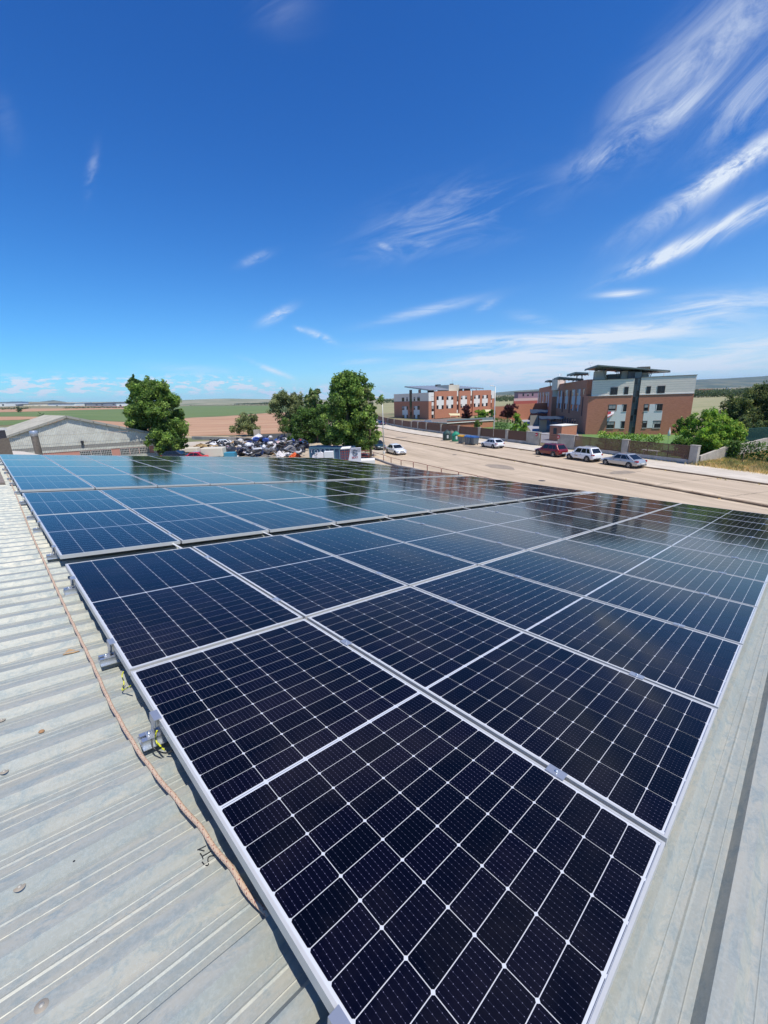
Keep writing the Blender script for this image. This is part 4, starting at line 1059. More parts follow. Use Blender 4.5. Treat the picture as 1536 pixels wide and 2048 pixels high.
# cars along the far kerb face up the road (front towards far end)
def kerbcar(label, tc_, s, L, Wd, H, M, style, clad=False, rack=False, d=1):
    car(label, ST(s, tc_, .015), TD*d, L, Wd, H, M, style, clad, rack=rack)
kerbcar('small white hatchback parked beside the blue-lidded containers', 55.95, 42.45, 4.25, 1.80, 1.46, WHP, 'hatch')
kerbcar('dark red SUV parked in front of the driveway gate', 43.75, 42.95, 4.60, 1.86, 1.66, REDP, 'suv')
kerbcar('white SUV with roof rails between the red and silver cars', 38.25, 42.95, 4.35, 1.84, 1.69, WHP, 'suv', True, True)
kerbcar('silver saloon car parked in front of the low wall', 32.85, 43.05, 4.75, 1.83, 1.46, SILP, 'saloon')
car('white saloon parked beside the left street lamp, facing the roof', ST(26.25, 58.3, .015), -TD+SD*.02, 4.5, 1.78, 1.48, WHP, 'saloon')
car('dark green car half hidden behind the big tree', ST(26.3, 66.0, .015), -TD, 4.5, 1.78, 1.5, GRP, 'saloon')
p_ = G(762, 850.5); car('tiny distant blue car on the far pavement side', Vector((p_.x, p_.y, .015)), TD, 4.4, 1.8, 1.45, paint('dark_blue_paint', (.03, .05, .11), .3), 'saloon')

# ================================================================ recycling containers
def igloo(px, label, M, z=1.85, r_=.82, trim=None):
    p = px; root = empty('bottle_bank', label, 'bottle bank', loc=p, group='bottle banks at the kerb')
    mb = MB(M); n = 8
    prof = [(r_*.86, 0), (r_*.98, .25), (r_, z*.62), (r_*.82, z*.80), (r_*.42, z*.95), (.12, z)]
    mb.lathe((0, 0, 0), prof, M, 12)
    for i in range(len(mb.sm)): mb.sm[i] = False
    mb.build('shell', root); g = MB(BLKP); g.box(-.28, .28, -r_*.98, -r_*.8, z*.62, z*.70); g.build('slot', root)
    g = MB(STEEL); g.tube([(-.1, 0, z-.02), (-.1, 0, z+.10), (.1, 0, z+.10), (.1, 0, z-.02)], .018, n=6); g.build('hook', root)
    g = MB(mat('label_white', (.62, .66, .64), .6)); a_ = math.radians(-70)
    g.obox(Vector((-.16, -r_*1.0, .45)), (.32, 0, 0), (0, .03, 0), (0, 0, .6)); g.build('label', root)
    return root
def groundpt(x, y, dz=0): 
    p = G(x, y); p.z = .015; return p
DG = mat('dark_teal_plastic', (.030, .070, .062), .5); GR2 = mat('green_plastic', (.02, .26, .15), .45); BRN = mat('brown_plastic', (.16, .12, .09), .6)
igloo(groundpt(894, 880.6), 'dark teal bottle bank, farthest of the kerbside containers', DG, 1.9, .85)
igloo(groundpt(903.5, 879.5), 'brownish bottle bank between the teal and bright green ones', BRN, 1.75, .72)
igloo(groundpt(911.5, 882.8), 'bright green dome-shaped bottle bank', GR2, 1.85, .80)
def wheelie(px, label, LM, w_=1.35, d_=1.15, h_=1.25, sign=False):
    mw = Matrix.Identity(4)
    for i in range(3): mw[i][0] = TD[i]; mw[i][1] = -SD[i]*-1 if False else SD[i]; mw[i][3] = px[i]
    root = empty('waste_container', label, 'container', mw, 'waste containers at the kerb')
    GP = mat('grey_plastic', (.13, .15, .16), .5, var=.1)
    g = MB(GP); g.hexa([(-w_*.40, -d_*.42, .15), (w_*.40, -d_*.42, .15), (w_*.40, d_*.42, .15), (-w_*.40, d_*.42, .15), (-w_*.5, -d_*.5, h_), (w_*.5, -d_*.5, h_), (w_*.5, d_*.5, h_), (-w_*.5, d_*.5, h_)]); bevel(g.build('bin', root), .04)
    for k in (-.3, 0, .3):
        g = MB(mat('grey_plastic_light', (.24, .27, .28), .5)); g.hexa([(k*w_-.05, -d_*.43-.03, .25), (k*w_+.05, -d_*.43-.03, .25), (k*w_+.05, -d_*.40, .25), (k*w_-.05, -d_*.40, .25), (k*w_*1.15-.05, -d_*.5-.03, h_-.05), (k*w_*1.15+.05, -d_*.5-.03, h_-.05), (k*w_*1.15+.05, -d_*.46, h_-.05), (k*w_*1.15-.05, -d_*.46, h_-.05)]); g.build('rib', root)
    g = MB(LM); n = 7
    for i in range(n):
        a0_ = math.pi*i/n; a1_ = math.pi*(i+1)/n
        f = lambda a: (-d_*.53*math.cos(a), h_+.02+.26*math.sin(a))
        y0, z0 = f(a0_); y1, z1 = f(a1_)
        g.hexa([(-w_*.53, y0, h_-.03), (w_*.53, y0, h_-.03), (w_*.53, y1, h_-.03), (-w_*.53, y1, h_-.03), (-w_*.53, y0, z0), (w_*.53, y0, z0), (w_*.53, y1, z1), (-w_*.53, y1, z1)])
    g.build('lid', root)
    for sx in (-1, 1):
        for sy in (-1, 1):
            g = MB(BLKP); g.lathe((sx*w_*.36, sy*d_*.34, .09), [(.09, -.03), (.09, .03), (0, .03)], BLKP, 12, axis=(1, 0, 0)); g.build('wheel', root)
    if sign:
        g = MB(SW); g.box(w_*.5+.0, w_*.5+.02, -.2, .2, .55, 1.05); g.build('notice', root)
    return root
wheelie(groundpt(924.5, 886.8), 'grey waste container with an orange-yellow lid', mat('yellow_lid', (.62, .33, .03), .45))
wheelie(groundpt(938.5, 889.0), 'grey waste container with a blue lid beside the yellow-lidded one', mat('blue_lid', (.045, .13, .34), .45), 1.5, 1.2, 1.3)
wheelie(groundpt(948.5, 889.8), 'grey waste container with a blue lid nearest the white hatchback', mat('blue_lid', (.045, .13, .34), .45), 1.2, 1.15, 1.28, True)

# ================================================================ buildings
BRICK = mat('orange_brick', (.53, .225, .135), .88, col2=(.45, .185, .11), vscale=2., var=.12, stretch=(1, 1, 4), detail=6, bump=.3, bscale=8)
WBLK = mat('pale_block', (.82, .75, .62), .85, col2=(.75, .69, .57), vscale=1.2, var=.05, stretch=(1, 1, 4))
GBLK = mat('white_cladding', (.74, .72, .68), .8, var=.04, vscale=1)
WHTP = mat('white_trim', (.80, .77, .71), .8); GLZ = mat('window_glass', (.018, .022, .03), .08, spec=.5); FRD = mat('dark_frame', (.055, .06, .065), .5)
CANO = mat('green_grey_metal', (.16, .20, .19), .5, .3, var=.06); CANU = mat('canopy_metal_light', (.42, .44, .46), .5, .3, var=.05)
LINT = mat('lintel_grey', (.30, .24, .20), .9)
BLIND = mat('roller_blind', (.34, .33, .31), .8)
class Wall:
    """vertical plane through a ground point; pixels map to (u, z) on it"""
    def __init__(s, P0, e, root, flip=1):
        s.P = Vector((P0.x, P0.y, 0)); s.e = Vector((e[0], e[1], 0)).normalized(); s.n = Vector((s.e.y, -s.e.x, 0))*flip; s.root = root
    def uz(s, x, y):
        d = ray(x, y); den = d.dot(s.n); t = (s.P-CAM).dot(s.n)/den; p = CAM+d*t
        return (p-s.P).dot(s.e), p.z
    def at(s, u, z, o=0.): return s.P+s.e*u+s.n*o+Vector((0, 0, z))
    def slab(s, mb, u0, u1, z0, z1, o0, o1, M=None):
        mb.hexa([s.at(u0, z0, o1), s.at(u1, z0, o1), s.at(u1, z0, o0), s.at(u0, z0, o0), s.at(u0, z1, o1), s.at(u1, z1, o1), s.at(u1, z1, o0), s.at(u0, z1, o0)], M)
    def rect(s, x0, y0, x1, y1):
        xm = (x0+x1)/2; ym = (y0+y1)/2
        u0 = s.uz(x0, ym)[0]; u1 = s.uz(x1, ym)[0]; z1 = s.uz(xm, y0)[1]; z0 = s.uz(xm, y1)[1]
        return min(u0, u1), max(u0, u1), z0, z1
    def win(s, u0, u1, z0, z1, split=1, sill=True):
        g = MB(FRD); t = .05
        s.slab(g, u0, u1, z0, z0+t, .0, .05); s.slab(g, u0, u1, z1-t, z1, .0, .05)
        s.slab(g, u0, u0+t, z0+t, z1-t, .0, .05); s.slab(g, u1-t, u1, z0+t, z1-t, .0, .05)
        for k in range(1, split+1):
            if split > 0 and k <= split and (u1-u0) > .7: uu = u0+(u1-u0)*k/(split+1); s.slab(g, uu-.02, uu+.02, z0+t, z1-t, .0, .045)
        w = g.build('window', s.root)
        g = MB(GLZ); s.slab(g, u0+t, u1-t, z0+t, z1-t, .0, .022); g.build('pane', w)
        q = abs(math.sin(u0*12.9+z0*7.3+s.P.x))
        if q < .45 and z1-z0 > .6: g = MB(BLIND); s.slab(g, u0+t, u1-t, z1-t-(z1-z0)*(.18+q), z1-t, .0225, .034); g.build('blind', w)
        g = MB(LINT); s.slab(g, u0-.05, u1+.05, z1+.003, z1+.07, .0, .075); g.build('lintel', w)
        if sill: g = MB(WHTP); s.slab(g, u0-.06, u1+.06, z0-.07, z0-.003, .0, .09); g.build('sill', w)
        return w
    def panel(s, u0, u1, z0, z1, M, name='cladding_panel', o=.03, oo=0.):
        g = MB(M); s.slab(g, u0, u1, z0, z1, oo, o); return g.build(name, s.root)
def holes(wall, u0, u1, z0, z1, depth, M, name='wall', cuts=()):
    g = MB(M); wall.slab(g, u0, u1, z0, z1, -depth, 0); return g.build(name, wall.root)
Z5 = lambda X, Y: (1030+X/5.689, 710+Y/5.689)
Z6 = lambda X, Y: (1280+X/6., 720+Y/6.)
ZB = lambda X, Y: (800+X/7.68, 755+Y/7.68)
ZC = lambda X, Y: (1060+X/12.8, 740+Y/12.8)
def R5(f, a, b, c, d): x0, y0 = f(a, b); x1, y1 = f(c, d); return (x0, y0, x1, y1)

# ---- right building (near)
b2 = empty('apartment_block', 'large orange-brick block with pale top floor and glazed stair, right of the gate', 'building', loc=(0, 0, 0))
C2 = at(1170, 868, 84.0); C2.z = 0
E2 = at(1376, 863, 77.2)-at(1170, 866, 84.0); E2.z = 0; L2_ = E2.length; E2.normalize()
f2 = Wall(C2, E2, b2)
zb = f2.uz(1250, Z5(0, 462)[1])[1]; zt = 8.3+2.15
za = zb
u_s0 = f2.rect(*R5(Z5, 1335, 400, 1410, 600))[0]; u_s1 = f2.rect(*R5(Z5, 1335, 400, 1410, 600))[1]
Q2 = Vector((-E2.y, E2.x, 0))            # into the building
def blk(root, P, e, q, u0, u1, v0, v1, z0, z1, M, name='wall'):
    g = MB(M); a = P+e*u0+q*v0; g.obox(Vector((a.x, a.y, z0)), e*(u1-u0), q*(v1-v0), Vector((0, 0, z1-z0))); return g.build(name, root)
zt1 = f2.uz(*Z5(860, 290))[1]; zt2 = f2.uz(*Z6(600, 205))[1]
zw = f2.uz(*Z5(1000, 462))[1]
blk(b2, C2, E2, Q2, 0, u_s0, 0, 14, 0, zw, BRICK); blk(b2, C2, E2, Q2, u_s1, L2_, 0, 14, 0, zw, BRICK)
blk(b2, C2, E2, Q2, .55, u_s0, .02, 14, zw, zt1, WBLK, 'upper_wall'); blk(b2, C2, E2, Q2, u_s1, L2_, .02, 14, zw, zt1+.15, WBLK, 'upper_wall')
f2.panel(.50, u_s0, zw-.08, zw+.06, WHTP, 'string_course', .10); f2.panel(u_s1, L2_, zw-.08, zw+.06, WHTP, 'string_course', .10)
f2.panel(.50, u_s0, zt1, zt1+.10, mat('dark_coping', (.16, .16, .17), .6), 'coping', .08, -.3); f2.panel(u_s1, L2_+.05, zt1+.15, zt1+.25, MATS['dark_coping'], 'coping', .08, -.3)
# block courses of the pale floor
g = MB(mat('course_joint', (.40, .38, .34), .9))  # joint lines in a darker tone than the blocks
for k in range(1, 7):
    zz_ = zw+k*(zt1-zw)/7
    f2.slab(g, .56, u_s0-.01, zz_, zz_+.025, 0, .012-.02+.012); f2.slab(g, u_s1+.01, L2_-.01, zz_, zz_+.025, 0, .004)
g.build('block_joints', b2)
# glazed stair
blk(b2, C2, E2, Q2, u_s0, u_s1, .25, 14, 0, zt1+1.15, mat('stair_core', (.18, .20, .19), .7), 'stair_tower')
st_root = MB(FRD); ns = 9
zs = zt1+.1
for k in range(ns+1): zz_ = .3+(zs-.3)*k/ns; st_root_u = f2.slab(st_root, u_s0+.05, u_s1-.05, zz_-.04, zz_+.04, -.25, -.14)
for uu in (u_s0+.05, (u_s0+u_s1)/2, u_s1-.05): f2.slab(st_root, uu-.035, uu+.035, .3, zs, -.249, -.13)
sg_ = st_root.build('glazing_frame', b2)
gl2 = mat('stair_glass', (.05, .075, .095), .08, spec=.5)
for k in range(ns):
    z0_ = .3+(zs-.3)*k/ns+.04; z1_ = .3+(zs-.3)*(k+1)/ns-.04
    for a_, b_ in ((u_s0+.085, (u_s0+u_s1)/2-.035), ((u_s0+u_s1)/2+.035, u_s1-.085)):
        g = MB(gl2 if (k*7+int(a_*3)) % 3 else GLZ); f2.slab(g, a_, b_, z0_, z1_, -.24, -.18); g.build('pane', sg_)
for q in [(1085, 370, 1168, 452), (1243, 365, 1290, 447)]: f2.win(*f2.rect(*R5(Z5, *q)), sill=False)
for q in [(78, 318, 128, 402), (208, 312, 300, 398)]: f2.win(*f2.rect(*R5(Z6, *q)), sill=False)
for q in [(1065, 565, 1147, 633), (1218, 562, 1270, 643), (1045, 758, 1127, 835), (1200, 755, 1247, 835)]: f2.win(*f2.rect(*R5(Z5, *q)))
for q in [(50, 530, 98, 612), (185, 528, 270, 608), (30, 733, 78, 815), (155, 730, 247, 815)]: f2.win(*f2.rect(*R5(Z6, *q)))
for f, qs in ((Z5, [(1147, 566, 1218, 836), (1052, 642, 1147, 757), (1218, 650, 1258, 754)]), (Z6, [(98, 530, 185, 816), (40, 618, 98, 730), (185, 616, 262, 728)])):
    for q in qs: f2.panel(*f2.rect(*R5(f, *q)), GBLK)
# flag hanging from the window
r_ = f2.rect(*R5(Z5, 1052, 640, 1132, 712)); g = MB(mat('flag_white', (.70, .66, .66), .9), mat('flag_red', (.36, .05, .06), .9))
nu, nv = 8, 6; GP_ = []
for j in range(nv+1):
    for i in range(nu+1):
        t = i/nu; s_ = j/nv; uu = r_[0]+(r_[1]-r_[0])*(t*(1-.25*s_)); zz_ = r_[3]-.05-(r_[3]-r_[2])*s_*(1-.55*t); GP_.append(f2.at(uu, zz_, .12+.75*s_*(1-.4*t)+.07*math.sin(i*1.9+j)))
for j in range(nv):
    for i in range(nu):
        k = j*(nu+1)+i; q_ = [GP_[k], GP_[k+1], GP_[k+nu+2], GP_[k+nu+1]]; M_ = g.mats[1] if (i < 4 and j < 3) or j == nv-1 else g.mats[0]
        g.face(q_, M_, True); g.face([v_-f2.n*.015 for v_ in q_][::-1], M_, True)
tag(g.build('hanging_flag'), 'red and white flag hanging out of a window of the near brick block', 'flag')
# long shaded side of the building and its wings
D1 = at(1110, 850, 125.); D1.z = 0; C2b = C2+E2*.0
eS = (D1-C2); LS = eS.length; eS.normalize()
fs = Wall(C2, eS, b2, -1)
nS = fs.n
zts = fs.uz(*ZC(1360, 262))[1]
g = MB(BRICK)
qa = C2+E2*.02
def prism(root, pts, z0, z1, M, name='wall'):
    g = MB(M); n = len(pts); g.face([Vector((p.x, p.y, z1)) for p in pts]); 
    for i in range(n):
        a, b = pts[i], pts[(i+1) % n]; g.face([Vector((a.x, a.y, z0)), Vector((b.x, b.y, z0)), Vector((b.x, b.y, z1)), Vector((a.x, a.y, z1))])
    return g.build(name, root)
ins = -nS
prism(b2, [C2+ins*0+eS*.0, C2+eS*LS, C2+eS*LS+ins*13, C2+eS*1+ins*13], 0, zw, BRICK)
prism(b2, [C2+eS*2.6, C2+eS*LS, C2+eS*LS+ins*12.9, C2+eS*2.6+ins*12.9], zw, zts, BRICK)
D2 = at(1100.5, 850, 125.5); D2.z = 0; D3 = at(1074.5, 840, 196.); D3.z = 0
ins3 = (D1-D2).normalized()
zt3 = Wall(D2, D3-D2, b2, -1).uz(*ZC(500, 410))[1]
w3 = Wall(D2, (D3-D2), b2, -1); L3 = (D3-D2).length
prism(b2, [D2, D2+ins3*13, D3+ins3*13, D3], 0, zt3, BRICK)
f3 = Wall(D2, D1-D2, b2); l3 = (D1-D2).length
f3.panel(-.0, l3, f3.uz(*ZC(580, 685))[1], f3.uz(*ZC(580, 430))[1], WBLK, 'cladding_panel', .04)
for q in [(680, 530, 712, 668), (770, 528, 796, 665), (912, 510, 936, 660), (1080, 500, 1112, 665), (1210, 490, 1246, 660), (1365, 475, 1398, 650), (655, 850, 683, 968), (742, 855, 770, 985), (878, 855, 910, 1000), (1050, 880, 1085, 1030), (1175, 885, 1212, 1050)]:
    fs.win(*fs.rect(*R5(ZC, *q)), sill=False, split=0)
SHC = mat('grey_white_cladding', (.60, .61, .62), .8)
for q in [(712, 530, 736, 680), (796, 528, 822, 680), (936, 512, 970, 672), (1112, 500, 1152, 665), (1246, 490, 1292, 665), (676, 680, 736, 850), (760, 680, 820, 852), (900, 672, 970, 858), (1070, 668, 1150, 880), (1202, 665, 1292, 885), (684, 850, 708, 975), (770, 855, 795, 990), (910, 858, 936, 1005), (1086, 880, 1112, 1038), (1213, 885, 1240, 1060)]:
    fs.panel(*fs.rect(*R5(ZC, *q)), SHC, o=.035)
for q in [(1005, 530, 1035, 1110), (828, 560, 856, 1080), (1325, 690, 1352, 1180)]: fs.panel(*fs.rect(*R5(ZC, *q)), mat('recess_shade_tone', (.10, .045, .035), .9), 'recess_shade_strip', .02)  # flat dark strips, the shade of the recesses put into the colour
for i in range(9):
    q = (640+i*62, 1160+i*12, 672+i*62, 1270+i*16); fs.win(*fs.rect(*R5(ZC, *q)), sill=False, split=0)
for q in [(232, 575, 254, 680), (306, 568, 328, 676), (388, 562, 412, 672), (436, 560, 462, 670), (232, 800, 252, 895), (300, 805, 322, 910), (372, 812, 398, 930), (418, 815, 444, 938)]: w3.win(*w3.rect(*R5(ZC, *q)), sill=False, split=0)
for q in [(200, 580, 218, 890), (254, 578, 272, 900), (328, 570, 346, 915), (412, 562, 432, 930), (462, 560, 484, 940)]: w3.panel(*w3.rect(*R5(ZC, *q)), SHC, o=.035)
# roof boxes
ZD = lambda X, Y: (1150+X/6.144, 720+Y/6.144)
def roofbox(root, fw, f, q, v0, v1, M, name, z0):
    """box set back from the facade by v0..v1"""
    x0, y0, x1, y1 = R5(f, *q); back = Wall(fw.P-fw.n*v0, fw.e, root); u0, u1, _, z1 = back.rect(x0, y0, x1, y1)
    g = MB(M); back.slab(g, u0, u1, z0, z1, -(v1-v0), 0); return g.build(name, root)
CREAM = mat('cream_render', (.58, .54, .44), .9, var=.05)
roofbox(b2, f2, ZD, (243, 135, 386, 240), 2.5, 7.5, CREAM, 'roof_housing', zt1-1)
roofbox(b2, f2, ZD, (572, 135, 650, 232), 2.2, 6, CREAM, 'roof_housing', zt1-1)
roofbox(b2, f2, ZD, (655, 140, 820, 235), 1.2, 8, mat('dark_housing', (.16, .17, .17), .8), 'roof_housing', zt1-1)
roofbox(b2, f2, ZD, (824, 155, 905, 228), 2.2, 6, CREAM, 'roof_housing', zt1-1)
roofbox(b2, f2, ZD, (400, 172, 568, 232), 4, 7, mat('plant_grey', (.22, .24, .25), .7), 'air_handler', zt1-1)
def canopy(root, corners, th_, M, struts, zb_, under=None):
    """corners: 4 world points; V struts down to the roof"""
    c = [Vector(p) for p in corners]; d = Vector((0, 0, th_))
    g = MB(M); g.hexa([p-d for p in c]+c); cn = g.build('roof_canopy', root)
    g = MB(mat('canopy_beam', (.10, .12, .12), .5, .4))
    n = 6
    for i in range(n+1):
        t = i/n; a = c[0].lerp(c[1], t)-d*1.02; b = c[3].lerp(c[2], t)-d*1.02; g.bar(a-Vector((0, 0, .08)), b-Vector((0, 0, .08)), .10, .14)
    g.build('canopy_beams', cn)
    for (t, v) in struts:
        top = c[0].lerp(c[1], t).lerp(c[3].lerp(c[2], t), v)-d
        g = MB(mat('strut_grey', (.13, .15, .15), .5, .3)); mid = c[0].lerp(c[1], .5).lerp(c[3].lerp(c[2], .5), v)
        foot = Vector((top.x, top.y, zb_))+(Vector((mid.x, mid.y, zb_))-Vector((top.x, top.y, zb_)))*.16
        dd = (c[1]-c[0]).normalized()*.32
        g.tube([foot, top], .055, n=6); g.tube([foot+dd, top+dd*.6], .055, n=6); g.build('strut', root)
A_ = at(1195.6, 729.4, 82.0); C_ = at(1341, 740.5, 79.5); dep = Q2*8.0
Bp = at(1169.5, 738.0, 90.2); Dp = at(1292, 744, 88.0)
canopy(b2, [A_, C_, Dp, Bp], .22, CANO, [(.10, .15), (.30, .15), (.62, .15), (.80, .15), (.15, .8), (.8, .8)], zt1)
A_ = at(1262, 736.5, 92); canopy(b2, [at(1275, 733.8, 94), at(1301, 732.6, 93), at(1300, 736, 98), at(1270, 737.5, 98)], .18, CANO, [(.3, .4)], zt1)
def wingcan(q, dep_, th_=.2, zb_=9.5):
    (x0, y0), (x1, y1), (x2, y2) = [ZC(*p) for p in q]
    canopy(b2, [at(x1, y1, dep_*.94), at(x2, y2, dep_*.90), at(x2, y2+2.2, dep_*1.02), at(x0, y0, dep_*1.02)], th_, CANO, [(.3, .4), (.6, .3)], zb_)
wingcan(((945, 112), (1160, 48), (1500, 66)), 104, .35, 10); wingcan(((610, 208), (735, 168), (1370, 222)), 112, .35, 10); wingcan(((380, 282), (480, 250), (705, 268)), 140, .35, 9.5)
g = MB(WBLK); a = at(ZC(710, 300)[0], 765, 122); g.box(a.x, a.x+2.2, a.y, a.y+4, 9, CH+(785-ZC(0, 235)[1])/F*122); g.build('roof_housing', b2)
for (X, Y, Yb, dp) in ((1180, 723, 741, 92), (1119.5, 748, 757, 118), (1093.8, 0, 0, 0)):
    if not dp: continue
    a = at(X, Yb, dp); b = at(X, Y, dp); g = MB(STEEL); g.tube([Vector((a.x, a.y, a.z-1)), Vector((a.x, a.y, b.z))], .03, n=5)
    for k in (.9, .75): zq = a.z+(b.z-a.z)*k; g.tube([Vector((a.x-.5, a.y, zq)), Vector((a.x+.5, a.y, zq))], .02, n=4)
    g.build('antenna', b2)
g = MB(POLE); a = at(1327, 755, 84); b = at(1327.5, 744.5, 84); g.tube([Vector((a.x, a.y, a.z)), Vector((a.x, a.y, b.z))], .05, n=6); g.tube([Vector((a.x, a.y, b.z)), Vector((a.x+.8, a.y, b.z+.05))], .07, n=6); g.build('roof_light', b2)
# entrance booth
bo = empty('entrance_booth', 'small orange-brick entrance booth with a dark door behind the gate', 'booth', loc=(0, 0, 0))
P0 = at(1122.7, 866, 73.); P0.z = 0; er = at(1153, 866, 75.0)-P0; er.z = 0; el_ = at(1099, 866, 75.5)-P0; el_.z = 0
ztb = CH-(847.5-784.5)/F*73
prism(bo, [P0, P0+er, P0+er+el_, P0+el_], 0, ztb-.12, BRICK); prism(bo, [P0-er*.02-el_*.02, P0+er*1.02-el_*.02, P0+er*1.02+el_*1.02, P0+el_*1.02-er*.02], ztb-.12, ztb, WHTP, 'roof_slab')
wd = Wall(P0, -el_, bo); wd.panel(*Wall(P0, -el_, bo).rect(*R5(ZC, 600, 1485, 685, 1640)), FRD, 'door', .03)
# dark tensile carport shades and low partition walls
NAVY = mat('navy_shade_cloth', (.018, .035, .065), .75, var=.3, vscale=2)
for i, (x0, x1, yt, yb, dp, lb) in enumerate([(1060, 1096, 818.5, 831, 120, 'farther navy shade canopy beside the long brick side'), (1078, 1128, 832, 841, 95, 'nearer navy shade canopy above the low partition walls')]):
    root = empty('shade_canopy', lb, 'canopy', loc=(0, 0, 0)); n = 9; m_ = 5; V = []; Fc = []
    for j in range(m_):
        for k in range(n):
            t = k/(n-1); v = j/(m_-1); x = x0+(x1-x0)*t; dpt = dp*(1.06-.12*v)
            y = yt+(yb-yt)*v*.55+2.0*abs(math.sin(t*math.pi*3))*(.5+.5*v); p = at(x, y, dpt); V.append(tuple(p))
    for j in range(m_-1):
        for k in range(n-1): a = j*n+k; Fc.append([a, a+1, a+n+1, a+n])
    me = bpy.data.meshes.new('canopy_cloth'); me.from_pydata(V, [], Fc); me.materials.append(NAVY); me.update(); o = obj('canopy_cloth', me, root); sd_ = o.modifiers.new('s', 'SOLIDIFY'); sd_.thickness = .06
    for t in (.05, .5, .95):
        p = at(x0+(x1-x0)*t, (yt+yb)/2, dp); g = MB(FRD); g.tube([Vector((p.x, p.y, 0)), Vector((p.x, p.y, p.z))], .07, n=6); g.build('post', root)
def pxbox(name, label, cat, x0, x1, ytop, dp, dpth, M, root=None, z0=0., dx2=0.):
    a = at(x0, ytop, dp); b = at(x1, ytop, dp+dx2); e = b-a; e.z = 0; q = Vector((-e.y, e.x, 0)).normalized()*dpth
    g = MB(M); g.hexa([Vector((a.x, a.y, z0)), Vector((b.x, b.y, z0)), Vector((b.x, b.y, z0))+q, Vector((a.x, a.y, z0))+q, a, Vector((b.x, b.y, a.z)), Vector((b.x, b.y, a.z))+q, a+q])
    o = g.build(name, root)
    return tag(o, label, cat) if root is None else o
PART = mat('partition_render', (.30, .28, .24), .9, var=.1)
pxbox('partition_wall', 'grey-beige partition wall under the nearer navy canopy', 'wall', 1080, 1094, 840, 92, .3, PART)
pxbox('partition_wall', 'grey-beige partition wall under the farther navy canopy', 'wall', 1061, 1077, 831, 112, .3, PART)
# long brick garden wall behind the gardens
wq = Wall(at(988, 812, 150.), at(1088, 808, 150)-at(988, 812, 150), None)
pxbox('garden_wall', 'long orange-brick wall closing the gardens behind the purple tree', 'wall', 1028, 1098, 808.5, 138, .3, BRICK, dx2=4)
pxbox('back_wall', 'brick wall right of the farther brick block', 'wall', 984, 1030, 813.5, 146, .3, BRICK)

# ---- left building (far)
b1 = empty('apartment_block', 'orange-brick block with white window bays, farther down the street', 'building', loc=(0, 0, 0))
C1 = at(857.3, 840, 160.); C1.z = 0; R1 = at(987.8, 830, 188.); R1.z = 0; L1p = at(788.8, 838, 187.); L1p.z = 0
fr1 = Wall(C1, R1-C1, b1); fl1 = Wall(L1p, C1-L1p, b1); LR = (R1-C1).length; LL = (C1-L1p).length
ztp = fr1.uz(*ZB(600, 212))[1]; zl = fl1.uz(*ZB(300, 238))[1]; zlb = fl1.uz(*ZB(300, 365))[1]
prism(b1, [L1p, C1, R1, R1+(L1p-C1)], 0, zlb, BRICK)
prism(b1, [L1p, C1, R1, R1+(L1p-C1)], zlb, zl, WBLK, 'upper_wall')
fl1.panel(0, LL, zlb-.06, zlb+.05, MATS['dark_coping'], 'string_course', .04)
for q in [(520, 212, 858, 575), (893, 208, 1068, 575), (1103, 200, 1380, 575)]:
    u0, u1, z0, z1 = fr1.rect(*R5(ZB, *q)); fr1.panel(u0, u1, max(.2, z0-2), z1+.1, BRICK, 'brick_bay', .5)
class Wo(Wall): pass
frb = Wall(C1+fr1.n*.5, R1-C1, b1)
WB = mat('bright_white_render', (.78, .76, .71), .85)
fr1.panel(*fr1.rect(*R5(ZB, 440, 230, 520, 362)), WB, o=.05)
for q in [(485, 378, 516, 437), (485, 520, 516, 572), (860, 205, 890, 288), (858, 370, 888, 416), (856, 497, 886, 545), (1070, 203, 1100, 280), (1068, 358, 1096, 404), (1383, 213, 1440, 270), (1406, 268, 1440, 320), (1384, 345, 1405, 388)]: fr1.panel(*fr1.rect(*R5(ZB, *q)), WB, o=.06)
for q in [(484, 295, 517, 380), (484, 436, 517, 522), (484, 572, 517, 626), (860, 287, 889, 371), (858, 414, 888, 498), (1070, 279, 1099, 359), (1068, 403, 1096, 450), (1384, 270, 1406, 342), (1382, 390, 1404, 460)]: fr1.win(*fr1.rect(*R5(ZB, *q)), sill=False, split=0)
for q in [(562, 290, 592, 345), (637, 288, 668, 345), (562, 430, 590, 482), (638, 428, 667, 482), (716, 290, 742, 342), (785, 287, 817, 340), (712, 422, 740, 475), (783, 418, 815, 470), (935, 283, 958, 335), (1000, 280, 1028, 331), (930, 412, 953, 462), (998, 410, 1026, 455), (1140, 276, 1161, 325), (1200, 272, 1226, 325), (1133, 400, 1157, 450), (1195, 398, 1222, 446), (1265, 272, 1286, 322), (1325, 270, 1348, 320), (1258, 395, 1281, 440), (1317, 392, 1343, 437)]:
    frb.win(*frb.rect(*R5(ZB, *q)), sill=False, split=0)
for q in [(592, 288, 637, 345), (562, 346, 672, 429), (590, 430, 638, 484), (742, 288, 785, 342), (712, 343, 817, 421), (740, 421, 783, 474), (958, 281, 1000, 335), (930, 336, 1028, 411), (953, 411, 998, 460), (1161, 274, 1200, 325), (1134, 327, 1224, 398), (1157, 398, 1195, 450), (1286, 271, 1325, 321), (1260, 323, 1346, 393), (1281, 393, 1317, 440)]: frb.panel(*frb.rect(*R5(ZB, *q)), WB, o=.04)
for q in [(560, 570, 590, 628), (637, 565, 662, 628)]: fr1.win(*fr1.rect(*R5(ZB, *q)), sill=False, split=0)
for q in [(515, 572, 560, 628), (590, 568, 637, 628), (662, 566, 686, 640)]: fr1.panel(*fr1.rect(*R5(ZB, *q)), WB, o=.05)
